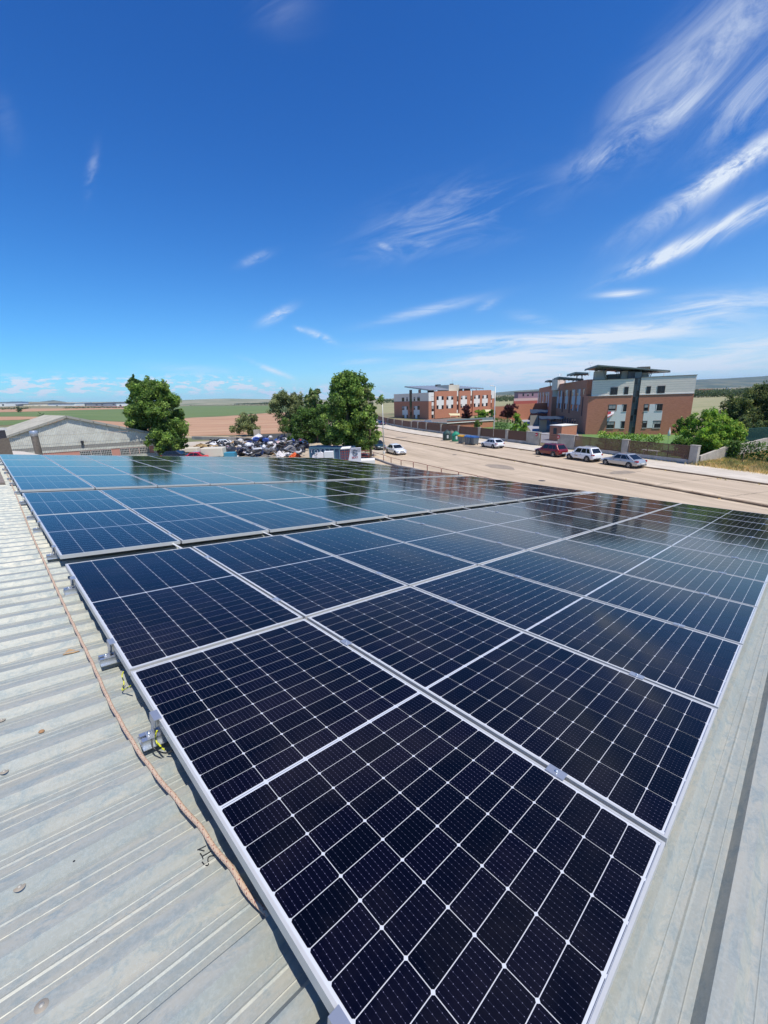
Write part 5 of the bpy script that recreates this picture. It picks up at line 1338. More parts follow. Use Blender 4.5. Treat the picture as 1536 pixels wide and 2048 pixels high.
for q in [(30, 310, 66, 366), (98, 308, 120, 362), (211, 303, 233, 361), (266, 301, 306, 359), (32, 444, 68, 499), (102, 443, 121, 496), (212, 441, 233, 496), (268, 439, 304, 496), (36, 575, 68, 630), (102, 574, 121, 628), (212, 574, 232, 630), (268, 573, 303, 628)]: fl1.win(*fl1.rect(*R5(ZB, *q)), sill=False)
for q in [(68, 444, 102, 630), (36, 499, 68, 574), (102, 497, 119, 573), (233, 440, 268, 630), (213, 497, 233, 573), (268, 497, 302, 572)]: fl1.panel(*fl1.rect(*R5(ZB, *q)), GBLK)
fl1.panel(*fl1.rect(*R5(ZB, 150, 195, 184, 650)), GLZ, 'stair_glazing', .12)
# roof things of the left building
CANL = mat('pale_canopy_metal', (.30, .33, .36), .5, .4)
tw_ = Wall(C1-fr1.n*3, R1-C1, b1); u0, u1, _, z1 = tw_.rect(*R5(ZB, 750, 112, 912, 210)); g = MB(CREAM); tw_.slab(g, u0, u1, ztp-1, z1, -6, 0); g.build('stair_tower', b1)
def can1(q, d0, d1, th_=.3):
    P = [ZB(*p) for p in q]
    c = [at(P[0][0], P[0][1], d0[0]), at(P[1][0], P[1][1], d0[1]), at(P[2][0], P[2][1], d1[0]), at(P[3][0], P[3][1], d1[1])]
    canopy(b1, c, th_, CANL, [(.25, .3), (.45, .3), (.75, .3)], zl-.3)
can1([(440, 184), (750, 184), (745, 118), (70, 134)], (164, 171), (190, 194)); can1([(915, 162), (1285, 163), (1200, 150), (915, 128)], (172, 183), (196, 196))
for q, dp in [((430, 178, 520, 226), 170), ((550, 108, 626, 130), 182), ((288, 186, 322, 236), 172), ((150, 190, 186, 236), 176), ((775, 95, 822, 113), 175), ((915, 176, 962, 205), 176), ((995, 170, 1078, 202), 178)]:
    x0, y0, x1, y1 = R5(ZB, *q); a = at(x0, y0, dp); b = at(x1, y1, dp); g = MB(mat('vent_dark', (.07, .06, .06), .8)); g.box(a.x, b.x, a.y, a.y+2, b.z-.6, a.z); g.build('roof_vent', b1)
a = at(905, 767, 176); g = MB(STEEL); g.tube([Vector((a.x, a.y, a.z)), Vector((a.x, a.y, a.z+2))], .04, n=5); g.tube([Vector((a.x-.6, a.y, a.z+1.8)), Vector((a.x+.6, a.y, a.z+1.8))], .03, n=4); g.build('antenna', b1)
# awnings, annex
CRM = mat('cream_awning', (.66, .58, .34), .8)
for (q, dp, lb) in (((745, 552, 920, 582), 158, 'cream awning at the foot of the farther brick block, left of the purple tree'), ((1285, 492, 1455, 545), 150, 'cream parasol-like awning right of the round green tree')):
    x0, y0, x1, y1 = R5(ZB, *q); a = at(x0, y0, dp); b = at(x1, y0, dp+2); c = at(x1, y1, dp-4); d = at(x0+4, y1, dp-5)
    g = MB(CRM); g.hexa([p-Vector((0, 0, .1)) for p in (a, d, c, b)]+[a, d, c, b]); 
    for p in (c, d): g.tube([Vector((p.x, p.y, 0)), p], .05, n=5)
    tag(g.build('awning'), lb, 'awning')
an = empty('brick_annex', 'low flat-roofed brick annex behind the fence, in front of the farther block', 'building', loc=(0, 0, 0))
A0_ = at(825, 850, 122); A1_ = at(894, 850, 106); A2_ = at(986, 850, 112)
for p in (A0_, A1_, A2_): p.z = 0
zan = CH-(838.3-791)/F*112
pk = [A0_, A1_, A2_, A2_+(A0_-A1_)]
prism(an, pk, 0, zan-.2, BRICK); cen = sum(pk, Vector())/4
prism(an, [cen+(p-cen)*1.02 for p in pk], zan-.2, zan-.02, WHTP, 'roof_slab'); prism(an, [cen+(p-cen)*1.005 for p in pk], zan-.02, zan, mat('flat_roof_gravel', (.20, .15, .12), .95, var=.2, vscale=.4), 'roof_gravel')
wa = Wall(A1_, A2_-A1_, an); wa.panel(*wa.rect(*R5(ZB, 722, 655, 1262, 728)), mat('loggia_shade_tone', (.14, .06, .045), .9), 'loggia_shade_panel', .03)  # flat dark panel, shade of the open bay painted into its colour
wl_ = Wall(A0_, A1_-A0_, an); wl_.panel(*wl_.rect(*R5(ZB, 380, 655, 490, 685)), WHTP, 'white_panel', .05)
g = MB(mat('glass_railing', (.22, .27, .30), .2)); 
for (p, q) in ((A1_, A2_),):
    g.obox(Vector((p.x, p.y, zan)), (q-p), Vector((0, .06, 0)), Vector((0, 0, .7)))
g.build('balustrade', an)

# far mauve house, small far things on the right
mh = empty('mauve_house', 'distant two-storey mauve house with red base beyond the fields', 'house', loc=(0, 0, 0))
a = at(1036, 795, 350); b = at(1092, 795, 350)
hw = Wall(Vector((a.x, a.y, 0)), b-a, mh); z0_ = CH-(799-786.5)/F*350; z1_ = CH+(786.5-784)/F*350
g = MB(mat('mauve_render', (.30, .20, .24), .9)); hw.slab(g, 0, (b-a).length, 0, z1_, -10, 0); g.build('wall', mh)
g = MB(mat('dark_tile_roof', (.10, .07, .08), .8)); hw.slab(g, -.4, (b-a).length+.4, z1_, z1_+.5, -10.4, .4); g.build('roof', mh)
g = MB(mat('red_base', (.42, .10, .08), .9)); hw.slab(g, -3.5, (b-a).length, 0, CH-(795-786.5)/F*350, 0, 1.2); g.build('base_wall', mh)
for k in range(3): hw.win(3.6+k*3.8, 4.9+k*3.8, z1_-3.0, z1_-.9, sill=False, split=0)
pxbox('pale_wall', 'long low pinkish-white wall in front of the mauve house', 'wall', 1028, 1090, 797, 330, .4, mat('pinkish_wall', (.60, .42, .38), .9), z0=at(1050, 801.5, 330).z)
for i, (x0, x1, y, dp, c, lb) in enumerate([(1398, 1425, 778.5, 900, (.45, .20, .13), 'distant terracotta-roofed row under the hills'), (1459, 1464, 776, 950, (.7, .68, .62), 'tiny white house under the right-hand hills'), (1500, 1530, 776, 1000, (.52, .4, .32), 'distant tan farm buildings at the right edge')]):
    pxbox('far_house', lb, 'house', x0, x1, y, dp, 10, mat('far_wall_%s' % 'abc'[i], c, .9))

# ================================================================ shed at the left
sh = empty('gabled_shed', 'grey corrugated gable-fronted shed at the left', 'building', loc=(0, 0, 0))
ZS = lambda X, Y: (X/3.657, 720+Y/3.657)
SL = at(9.8, 873.5, 62.); SR_ = at(305.5, 865, 70.); zL, zR = SL.z, SR_.z
fS = Wall(SL, SR_-SL, sh); LSh = Vector((SR_.x-SL.x, SR_.y-SL.y, 0)).length
uP, zP = fS.uz(134, 832.5)
backd = at(90, 831, 74.)-fS.at(uP, zP); 
CORR = mat('fibre_cement', (.62, .62, .55), .9, col2=(.52, .51, .45), vscale=.8, var=.12, detail=8)
CORD = mat('dark_fibre_cement', (.27, .26, .235), .9, var=.2, vscale=1.5)
def ztop(u): return zL+(zP-zL)*u/uP if u < uP else zP+(zR-zP)*(u-uP)/(LSh-uP)
zr1 = fS.uz(306, 881)[1]; zr2 = fS.uz(306, 887)[1]
def corr(u0, u1, zlo, zhi, M, name, depth=.05, pit=.22):
    g = MB(M); u = u0; k = 0
    while u < u1-1e-3:
        un = min(u1, u+pit/2); o0 = depth if k % 2 else 0; o1 = 0 if k % 2 else depth
        za_ = zhi(u) if callable(zhi) else zhi; zb_ = zhi(un) if callable(zhi) else zhi
        zla = zlo(u) if callable(zlo) else zlo; zlb_ = zlo(un) if callable(zlo) else zlo
        if za_ > zla: g.face([fS.at(u, zla, o0), fS.at(un, zlb_, o1), fS.at(un, max(zb_, zlb_), o1), fS.at(u, za_, o0)])
        u = un; k += 1
    return g.build(name, sh)
mid1 = fS.uz(150, 868)[1]; mid2 = fS.uz(150, 885)[1]
top_ = lambda u: max(ztop(u)-.25, mid1)
corr(.1, LSh-.1, mid1, top_, CORR, 'corrugated_sheet'); corr(.1, LSh-.1, mid2, lambda u: min(mid1-.03, ztop(u)-.25), CORR, 'corrugated_sheet', .07); corr(.1, LSh-.1, zr1, mid2-.03, CORR, 'corrugated_sheet', .09)
corr(.1, LSh-.1, zr2, zr1-.02, CORD, 'dark_band', .05)
corr(.1, LSh, fS.uz(300, 892)[1], zr2-.02, CORR, 'corrugated_sheet', .10)
g = MB(mat('salmon_render', (.52, .25, .19), .9, var=.1)); fS.slab(g, .05, LSh, 0, fS.uz(300, 892)[1], -.3, -.02); fS.slab(g, .05, LSh, fS.uz(300, 892)[1], zR-.3, -.3, -.06, CORR); g.build('wall', sh)
for q in [(585, 648, 662, 700), (668, 645, 735, 700), (740, 642, 815, 700), (880, 636, 945, 690), (952, 632, 1015, 690), (1022, 630, 1092, 690)]:
    u0, u1, z0, z1 = fS.rect(*R5(ZS, *q)); z1 = fS.uz(300, 893)[1]-.05; z0 = z1-1.0
    g = MB(mat('window_bars', (.45, .45, .42), .7)); n = 6
    for k in range(n+1): uu = u0+(u1-u0)*k/n; fS.slab(g, uu-.03, uu+.03, z0, z1, 0, .08)
    for k in range(4): zk = z0+(z1-z0)*k/3; fS.slab(g, u0, u1, zk-.03, zk+.03, .0, .075)
    w_ = g.build('window', sh); g = MB(GLZ); fS.slab(g, u0, u1, z0, z1, -.01, .02); g.build('pane', w_)
corr(.1, LSh+.3, .2, fS.uz(300, 893)[1]-1.1, CORR, 'corrugated_sheet', .12)
# roof slopes with corrugation, rake trim and dark verge notches
SHR = mat('shed_roof_sheet', (.44, .42, .345), .9, col2=(.36, .34, .28), vscale=.6, var=.15, detail=8)
def slope(uA, zA, uB, zB, name):
    g = MB(SHR); n = 46
    a0_ = fS.at(uA, zA, .35); b0_ = fS.at(uB, zB, .35)
    for k in range(n):
        t0, t1 = k/n, (k+1)/n; w0 = (k % 2)*.05; w1 = ((k+1) % 2)*.05
        p = a0_.lerp(a0_+backd*1.03, t0)+Vector((0, 0, w0)); q = b0_.lerp(b0_+backd*1.03, t0)+Vector((0, 0, w0)); r2 = b0_.lerp(b0_+backd*1.03, t1)+Vector((0, 0, w1)); s2 = a0_.lerp(a0_+backd*1.03, t1)+Vector((0, 0, w1))
        g.face([p, q, r2, s2])
    return g.build(name, sh)
slope(-.5, zL-.15, uP, zP+.05, 'roof_slope'); slope(LSh+.5, zR-.15, uP, zP+.05, 'roof_slope')
g = MB(mat('verge_trim', (.33, .32, .28), .9, var=.15))
for (ua, za_, ub, zb_) in ((-.5, zL-.15, uP, zP+.08), (uP, zP+.08, LSh+.5, zR-.15)):
    n = 7
    for k in range(n):
        t0, t1 = k/n, (k+.96)/n
        a = fS.at(ua+(ub-ua)*t0, za_+(zb_-za_)*t0, .28); b = fS.at(ua+(ub-ua)*t1, za_+(zb_-za_)*t1, .28); g.obox(a-Vector((0, 0, .30)), b-a, fS.n*.12, Vector((0, 0, .34)))
g.build('verge_trim', sh)
g = MB(MATS['wall_rear'] if 'wall_rear' in MATS else CORR); a = fS.at(LSh-.05, 0, 0); g.obox(a, backd.normalized()*12-Vector((0, 0, backd.normalized().z*12)), fS.e*-.2, Vector((0, 0, zR-.3))); g.build('side_wall', sh)
g = MB(mat('drainpipe_grey', (.50, .50, .48), .6)); a = fS.at(LSh+.1, 0, .25); g.tube([a, a+Vector((0, 0, zR-.5)), a+Vector((0, 0, zR-.2))-fS.n*.3], .06, n=8); g.build('drainpipe', sh)
g = MB(BLKP); p = fS.at(*fS.uz(163, 886), .15); g.obox(p, fS.e*.35, fS.n*.3, Vector((0, 0, .35))); g.obox(p+fS.e*.1-Vector((0, 0, .35)), fS.e*.12, fS.n*.1, Vector((0, 0, .35))); g.build('floodlight', sh)
# chimneys
FLU = mat('weathered_flue', (.26, .22, .18), .6, .3, col2=(.17, .14, .11), vscale=1.5, var=.2); FLC = mat('flue_cap', (.50, .52, .56), .4, .6)
c = at(72, 885, 27.5); zt_ = at(66, 861.5, 27.5).z
rt = empty('round_flue', 'round weathered metal flue rising in front of the gabled shed', 'chimney', loc=(c.x, c.y, 0))
g = MB(FLU); g.lathe((0, 0, 0), [(.20, 0), (.20, zt_-.35)], FLU, 20); g.build('pipe', rt)
g = MB(FLC); g.lathe((0, 0, 0), [(.205, zt_-.35), (.215, zt_-.34), (.215, zt_-.02), (.20, zt_), (0, zt_)], FLC, 20); g.build('flue_cap', rt)
c = at(-3, 885, 24.); zt_ = at(0, 861, 24.).z
rt = empty('square_flue', 'square grey-brown chimney duct at the left edge', 'chimney', loc=(c.x, c.y, 0))
g = MB(mat('duct_brown', (.20, .16, .12), .8, var=.2)); g.hexa([(-.35, -.35, 0), (.22, -.35, 0), (.34, .35, 0), (-.35, .35, 0), (-.35, -.35, zt_-.45), (.22, -.35, zt_-.45), (.34, .35, zt_-.45), (-.35, .35, zt_-.45)]); g.build('duct', rt)
g = MB(mat('duct_dark', (.06, .055, .06), .7)); g.box(-.36, .23, -.36, .36, zt_-.45, zt_); g.build('duct_cap', rt)
# neighbour's pale lean-to roof seen past the roof end
a = at(16, 907, 26); g = MB(mat('pale_concrete_roof', (.60, .53, .44), .9, var=.08)); P = [at(14, 901, 33), at(48, 903, 33), at(82, 910, 25), at(18, 912, 25)]
g.hexa([p-Vector((0, 0, .2)) for p in (P[0], P[3], P[2], P[1])]+[P[0], P[3], P[2], P[1]]); tag(g.build('lean_to_roof'), 'pale sunlit lean-to roof at the foot of the round flue', 'roof')
pxbox('parapet_cap', 'thin white coping on the wall left of the shed roof', 'coping', -6, 6, 856.0, 50, .5, WHTP, z0=CH-(859-822)/F*50)

# ================================================================ far warehouses, houses at the left
WHW = mat('white_sheet_wall', (.88, .88, .84), .6); GRW = mat('grey_sheet_wall', (.30, .31, .34), .6); DKR = mat('dark_far_roof', (.11, .12, .14), .6)
def warehouse(x0, x1, yt, yb, M, lb, dp, RM=None):
    dp *= .80
    a = at(x0, yt, dp); b = at(x1, yt, dp); zb_ = at((x0+x1)/2, yb, dp).z
    rt = empty('warehouse', lb, 'warehouse', loc=(0, 0, 0), group='distant warehouses')
    g = MB(M); g.box(a.x, b.x, a.y, a.y+60, zb_-9, a.z); g.build('wall', rt)
    g = MB(RM or DKR); w_ = b.x-a.x; g.hexa([(a.x-1, a.y-1, a.z), (b.x+1, a.y-1, a.z), (b.x+1, a.y+61, a.z), (a.x-1, a.y+61, a.z), (a.x-1, a.y+20, a.z+.7), (b.x+1, a.y+20, a.z+.7), (b.x+1, a.y+40, a.z+.7), (a.x-1, a.y+40, a.z+.7)]); g.build('roof', rt)
    n = int(w_/12)
    for k in range(min(n, 7)):
        if (k*5+int(x0)) % 3 == 0: continue
        xx = a.x+w_*(k+.4)/max(1, n); g = MB(FRD); g.box(xx, xx+4.5, a.y-.15, a.y+.1, zb_+.3, zb_+(a.z-zb_)*.42); g.build('loading_door', rt)
    return rt
warehouse(-30, 11, 805.5, 812, WHW, 'bright white warehouse at the far left edge', 1150)
warehouse(11, 34, 809.5, 815, GRW, 'grey warehouse left of the long white one', 1180)
warehouse(34, 96, 808.5, 814.5, mat('ivory_sheet_wall', (.88, .82, .64), .6), 'long ivory-white warehouse at the left horizon', 1200)
warehouse(96, 118, 808, 813.5, WHW, 'blue-white warehouse with a dark door row', 1200)
warehouse(120, 150, 806.5, 811, WHW, 'low white hall with pale roof right of the ivory warehouse', 1260, WHW)
warehouse(152, 232, 807.5, 811, GRW, 'long dark grey hall behind the pink terraces', 1300)
warehouse(232, 262, 806, 812, WHW, 'white hall beside the left poplar', 1240)
r = random.Random(12)
for k in range(12):
    x0 = 138+k*9.6; w_ = r.uniform(6, 9); dp = 900
    a = at(x0, 814.2+r.uniform(-.5, .5), dp); b = at(x0+w_, 814, dp); zb_ = at(x0, 818.6, dp).z
    rt = empty('far_terrace_house', 'tiny distant pinkish terrace house, %s from the left' % ordn(k+1), 'house', loc=(0, 0, 0), group='distant terrace houses')
    g = MB(mat('pinkish_render_%s' % 'ab'[k % 2], ((.55, .38, .32), (.66, .60, .55))[k % 2], .9)); g.box(a.x, b.x, a.y, a.y+9, zb_-3, a.z); g.build('wall', rt)
    g = MB(mat('far_tile', (.32, .12, .08), .9)); g.hexa([(a.x-.3, a.y-.3, a.z), (b.x+.3, a.y-.3, a.z), (b.x+.3, a.y+9.3, a.z), (a.x-.3, a.y+9.3, a.z), (a.x-.3, a.y+4, a.z+1.5), (b.x+.3, a.y+4, a.z+1.5), (b.x+.3, a.y+5, a.z+1.5), (a.x-.3, a.y+5, a.z+1.5)]); g.build('roof', rt)

# ================================================================ woods belts
def belt(name, px, h, mats, leaf, per, spc, seed):
    r = random.Random(seed); cl = []
    for (x0, x1, y, yd) in px:
        x = x0
        while x < x1:
            yy = y+(yd-y)*(x-x0)/(x1-x0); p = G(x, yy+r.uniform(-.3, .6)); dd = math.hypot(p.x, p.y); hh = h*r.uniform(.6, 1.2)
            cl.append((p.x, p.y, tz(p.x, p.y)+hh*.45, hh*.8, hh*.8, hh*.55, 1.)); x += spc*hh/dd*F
    o = leaves(name, cl, per, leaf, mats, None, seed, flat=.9); o['kind'] = 'stuff'; return o
belt('far_woods', [(378, 470, 808.5, 807.5), (440, 545, 807.5, 807), (470, 560, 809, 808)], 9, LF, 1.3, 70, .55, 31)
belt('far_woods', [(990, 1035, 803.5, 802), (988, 1030, 801, 799.5), (770, 795, 806, 805), (765, 790, 803, 802)], 7, LF, .8, 90, .5, 32)
belt('far_woods', [(1380, 1500, 795.5, 792), (1384, 1545, 792, 788), (1380, 1545, 789, 786), (1480, 1560, 786, 782)], 6.5, LF, .7, 90, .5, 33)
belt('far_woods', [(1030, 1075, 805.5, 804), (1380, 1540, 784, 781)], 4.5, LF, .6, 70, .6, 34)
belt('field_hedgerows', [(130, 255, 817, 815.5), (380, 545, 811, 810.5), (0, 60, 819, 818)], 3.0, LF, .5, 40, .9, 35)
def shrub(label, x, y, wpx, hpx, mats, seed, name='shrub', cat='shrub', per=120, n=26, leaf=None, group=None):
    p = G(x, y); d = p.y; w_ = wpx/F*d; h_ = hpx/F*d
    return tree(name, label, cat, (p.x, p.y, tz(p.x, p.y)), h_, w_, mats, n=n, per=per, leaf=leaf or max(.10, w_*.02), seed=seed, trunk=.06, low=.15, shape='round', group=group)
shrub('lone dark tree in the fields left of the shed roof', 41, 825, 24, 12, LF, 41, 'field_tree', 'tree', n=16, per=90)
shrub('small dark bush just above the shed roof', 82, 833, 12, 8, LF, 42, n=10, per=80)
shrub('tiny dark tree between the warehouses', 135, 819, 9, 6, LF, 43, 'field_tree', 'tree', n=8, per=70)

# ================================================================ the big trees
def bigtree(label, x, d, top_y, wpx, mats, seed, **k):
    b = at(x, 900, d); hor = CH; h_ = at(x, top_y, d).z; w_ = wpx/F*d
    return tree(k.pop('name', 'broadleaf_tree'), label, 'tree', (b.x, b.y, 0), h_, w_, mats, seed=seed, **k)
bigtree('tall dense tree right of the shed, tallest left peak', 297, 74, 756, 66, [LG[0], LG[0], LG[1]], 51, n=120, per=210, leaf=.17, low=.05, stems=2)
bigtree('broad dark green tree between the shed and the field', 325, 71, 762, 104, LG, 52, n=220, per=210, leaf=.17, low=.06, stems=2)
bigtree('rounder dark tree at the right of the left clump', 355, 75, 784, 54, LG, 53, n=110, per=190, leaf=.16, low=.08)
bigtree('leafy sucker growth at the foot of the left trees', 342, 66, 868, 50, LG, 54, n=50, per=150, leaf=.14, low=.1, name='young_tree')
bigtree('tall fresh green tree beside the street lamp, behind the sign', 709, 62, 746, 114, LG, 55, n=300, per=210, leaf=.16, low=.10, stems=3)
bigtree('fresh green tree leaning towards the street', 741, 60, 776, 42, [LG[0], LG[1], LO[2]], 56, n=80, per=190, leaf=.14, low=.2)
bigtree('grey-green open tree at the left of the middle trees', 578, 92, 785, 76, LO, 57, n=85, per=170, leaf=.17, low=.22)
bigtree('olive green tree behind the middle trees', 605, 94, 790, 70, LO, 58, n=90, per=170, leaf=.17, low=.1)
bigtree('upright tree between the grey-green and the tall fresh one', 636, 86, 780, 58, [LG[0], LG[1], LO[2]], 59, n=90, per=180, leaf=.17, low=.08)
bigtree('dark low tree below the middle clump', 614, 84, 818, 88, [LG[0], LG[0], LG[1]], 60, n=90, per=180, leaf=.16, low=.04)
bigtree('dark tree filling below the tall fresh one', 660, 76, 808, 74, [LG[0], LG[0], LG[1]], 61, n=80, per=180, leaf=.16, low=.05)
b_ = G(497, 872); tree('round_bush', 'round grey-green bush standing by the ploughed field', 'bush', (b_.x, b_.y, 0), at(497, 828, b_.y).z, 64/F*b_.y, LO, n=90, per=150, leaf=.16, seed=62, trunk=.12, low=.05)
# garden trees
def gt(label, x, ybase, top_y, wpx, mats, seed, name='garden_tree', low=.4, n=60, leaf=.10, shape='round', cat='tree', trunk=.12):
    b = G(x, ybase); b.z = 0; h_ = at(x, top_y, b.y).z; return tree(name, label, cat, b, h_, wpx/F*b.y, mats, n=n, per=150, leaf=leaf, seed=seed, trunk=trunk, low=low, shape=shape)
gt('purple-leaved tree with a pale trunk right of the lamp', 1014, 853, 810.5, 36, LU, 71, 'plum_tree', .45, 60, .12, 'wide')
gt('purple-leaved tree in front of the farther brick block', 932, 848, 811.5, 27, LU, 72, 'plum_tree', .25, 60, .15, 'wide')
gt('round light green tree right of the purple one', 963, 848, 820, 29, LB, 73, 'garden_tree', .3, 50, .14, 'wide')
gt('small dark green tree behind the lamp', 984, 850, 820, 20, LG, 74, 'garden_tree', .2, 30, .14)
gt('small green tree at the end of the annex', 953, 858, 842, 20, LG, 75, 'garden_tree', .1, 26, .1)
gt('leafy shrub left of the grey drive', 1032, 866, 829, 26, LB, 76, 'garden_shrub', .05, 40, .10, cat='shrub')
gt('bright shrub beside the grey drive', 1048, 868, 846, 26, LB, 77, 'garden_shrub', .03, 40, .08, cat='shrub')
gt('dark young conifer behind the fence left of the gate', 1040, 866, 842, 9, LP, 78, 'young_conifer', .05, 20, .08, 'cone')
gt('thin purple shrub left of the brick wall', 1030, 858, 830, 14, LU, 79, 'garden_shrub', .1, 16, .10, cat='shrub')
bush_box('hedge', 'dark clipped hedge behind the pale trunk of the purple tree', 'hedge', G(993, 857), G(1018, 860), 1.4, 3.0, [LG[0], LG[0], LG[1]], .12, 60, 81)
bush_box('hedge', 'clipped green hedge at the foot of the near brick block, left part', 'hedge', ST(54, 45), ST(54.8, 36.), 1.5, 2.75, LB, .12, 120, 82)
bush_box('hedge', 'clipped dark hedge at the foot of the near brick block, right part', 'hedge', ST(55.2, 34.5), ST(55.8, 24.), 1.5, 2.6, [LG[0], LG[1], LB[0]], .12, 120, 83)
# right-hand bushes and pines
for (x, yb, yt, w_, m_, sd, lb) in [(1366, 905, 834, 46, LG, 91, 'green bush against the right corner of the near brick block'), (1402, 910, 822, 84, LB, 92, 'large bright green bush beyond the end of the fence'), (1418, 919, 846, 66, LB, 93, 'bright green bush over the broken white wall'), (1452, 912, 842, 56, LB, 94, 'bright rounded bush right of the largest one'), (1468, 905, 848, 34, [LB[1], LB[2], LD[1]], 95, 'yellow-green topped bush by the plot wall'), (1464, 922, 885, 26, [LG[1], LO[1], LG[1]], 96, 'small blue-green bush in front of the broken wall')]:
    b = G(x, yb); b.z = 0; tree('leafy_bush', lb, 'bush', b, at(x, yt, b.y).z, w_/F*b.y, m_, n=110, per=170, leaf=.09, seed=sd, trunk=.08, low=.03)
for (x, yb, yt, w_, sd, lb) in [(1462, 885, 796, 70, 101, 'dark pine at the left of the right-hand pines'), (1500, 880, 770, 96, 102, 'tallest dark pine near the right edge'), (1548, 885, 770, 96, 103, 'dark pine cut by the right edge'), (1480, 890, 838, 50, 104, 'low dark conifer below the pines'), (1520, 895, 846, 70, 105, 'dense olive shrubbery tree above the plot wall')]:
    b = G(x, yb); b.z = 0; tree('pine_tree', lb, 'tree', b, at(x, yt, b.y).z, w_/F*b.y, LP, n=170, per=150, leaf=.11, seed=sd, trunk=.2, low=.08)
g = MB(mat('green_fence_mesh', (.03, .10, .08), .7)); a = G(1470, 905); b = G(1560, 897); n = 60
for k in range(n+1):
    p = a.lerp(b, k/n); g.bar(Vector((p.x, p.y, .4)), Vector((p.x, p.y, 3.0)), .04)
for z_ in (.5, 1.6, 3.0): g.bar(Vector((a.x, a.y, z_)), Vector((b.x, b.y, z_)), .05)
tag(g.build('green_mesh_fence'), 'green mesh fence in front of the right-hand pines', 'fence')
# garden furniture behind the fence
def bench(x, y, L_, lb, z=.75):
    p = G(x, y); p.z = 0; rt = empty('garden_table', lb, 'table', loc=p, group='white tables behind the fence'); g = MB(WHTP); g.obox(Vector((0, 0, z))-TD*L_/2, TD*L_, SD*.7, Vector((0, 0, .07))); g.build('table_top', rt)
    for s_ in (-.4, .4): g = MB(WHTP); g.obox(TD*s_*L_-TD*.05+SD*.25, TD*.1, SD*.2, Vector((0, 0, z))); g.build('leg', rt)
bench(1228, 897, 2.0, 'white stone table seen through the fence, left of the middle pillar'); bench(1296, 911, 2.2, 'white bench slab seen through the fence, right of the middle pillar', .6)
p = G(1335, 890); p.z = 0; rt = empty('closed_parasol', 'closed white parasol standing before the right hedge', 'parasol', loc=p); g = MB(WHTP); g.lathe((0, 0, 1.3), [(.03, 0), (.22, .1), (.16, .7), (.02, 1.25)], n=10); g.build('canopy', rt); g = MB(STEEL); g.tube([(0, 0, 0), (0, 0, 2.6)], .025); g.build('pole', rt)

# ================================================================ scrap yard
gpoly('yard_ground', [(300, 930), (780, 935), (762, 885), (640, 874), (520, 876), (385, 884), (300, 890)], DIRT, .02)
BW = mat('boundary_wall', (.42, .39, .34), .9, col2=(.26, .25, .23), vscale=.5, var=.15)
wallpx('boundary_wall', [(384, 879), (512, 882)], .75, BW, 'low pale boundary wall between the yard and the ploughed field')
wallpx('rear_yard_wall', [(524, 887), (600, 885), (680, 884)], 1.9, mat('dark_yard_wall', (.16, .16, .16), .9, var=.25, vscale=.8), 'darker boundary wall behind the scrap heaps')
a = G(517, 882); g = MB(CONC); g.box(a.x-.9, a.x+.4, a.y, a.y+1, 0, at(517, 859.5, a.y).z); tag(g.build('wall_pier'), 'square concrete pier at the end of the dark yard wall', 'pier')
SC = {'black': mat('scrap_black', (.022, .024, .03), .45), 'charcoal': mat('scrap_charcoal', (.055, .06, .07), .5), 'grey': mat('scrap_grey', (.22, .23, .26), .45, .3), 'white': mat('scrap_white', (.66, .66, .68), .5), 'blue': mat('scrap_blue', (.035, .09, .36), .5), 'navy': mat('scrap_navy', (.02, .03, .08), .5), 'pink': mat('scrap_pink', (.62, .36, .38), .7), 'orange': mat('scrap_orange', (.70, .12, .03), .6), 'tan': mat('scrap_tan', (.42, .26, .12), .8), 'red': mat('scrap_red', (.38, .03, .03), .4), 'sky': mat('scrap_sky', (.05, .28, .42), .5)}
r = random.Random(77)
def bumper_mesh(c, seed):
    q = random.Random(seed); g = MB(SC[c]); L_ = q.uniform(.75, .95); n = 10; pr = [(0, 0), (.05, .10), (.03, .24), (-.04, .32), (-.07, .30), (-.02, .22), (0, .10), (-.05, .02)]
    base = 0
    for i in range(n+1):
        t = i/n*2-1; x = L_*math.sin(t*1.25)/math.sin(1.25); y = -.42*abs(t)**2.6*1.0
        for (o_, z_) in pr: g.v.append((x*(1+o_*.3), y+o_*1.6, z_*1.15+.03*math.sin(t*4+seed)))
    m_ = len(pr)
    for i in range(n):
        for j in range(m_): a = i*m_+j; b = i*m_+(j+1) % m_; g.f.append([a, b, b+m_, a+m_]); g.m.append(0); g.sm.append(False)
    g.f.append(list(range(m_))); g.m.append(0); g.sm.append(False); g.f.append([n*m_+j for j in range(m_)][::-1]); g.m.append(0); g.sm.append(False)
    return g.mesh('bumper')
def bundle_mesh(c, seed, fl=.5):
    q = np.random.default_rng(seed); g = MB(SC[c]); n, m_ = 12, 7
    for i in range(m_):
        th_ = math.pi*i/(m_-1)
        for j in range(n):
            ph_ = 2*math.pi*j/n; rr = 1+q.uniform(-.22, .22)
            g.v.append((.62*rr*math.sin(th_)*math.cos(ph_), .45*rr*math.sin(th_)*math.sin(ph_), fl*.7*(rr*math.cos(th_)+.85)))
    for i in range(m_-1):
        for j in range(n): a = i*n+j; b = i*n+(j+1) % n; g.f.append([a, a+n, b+n, b]); g.m.append(0); g.sm.append(False)
    return g.mesh('bundle')
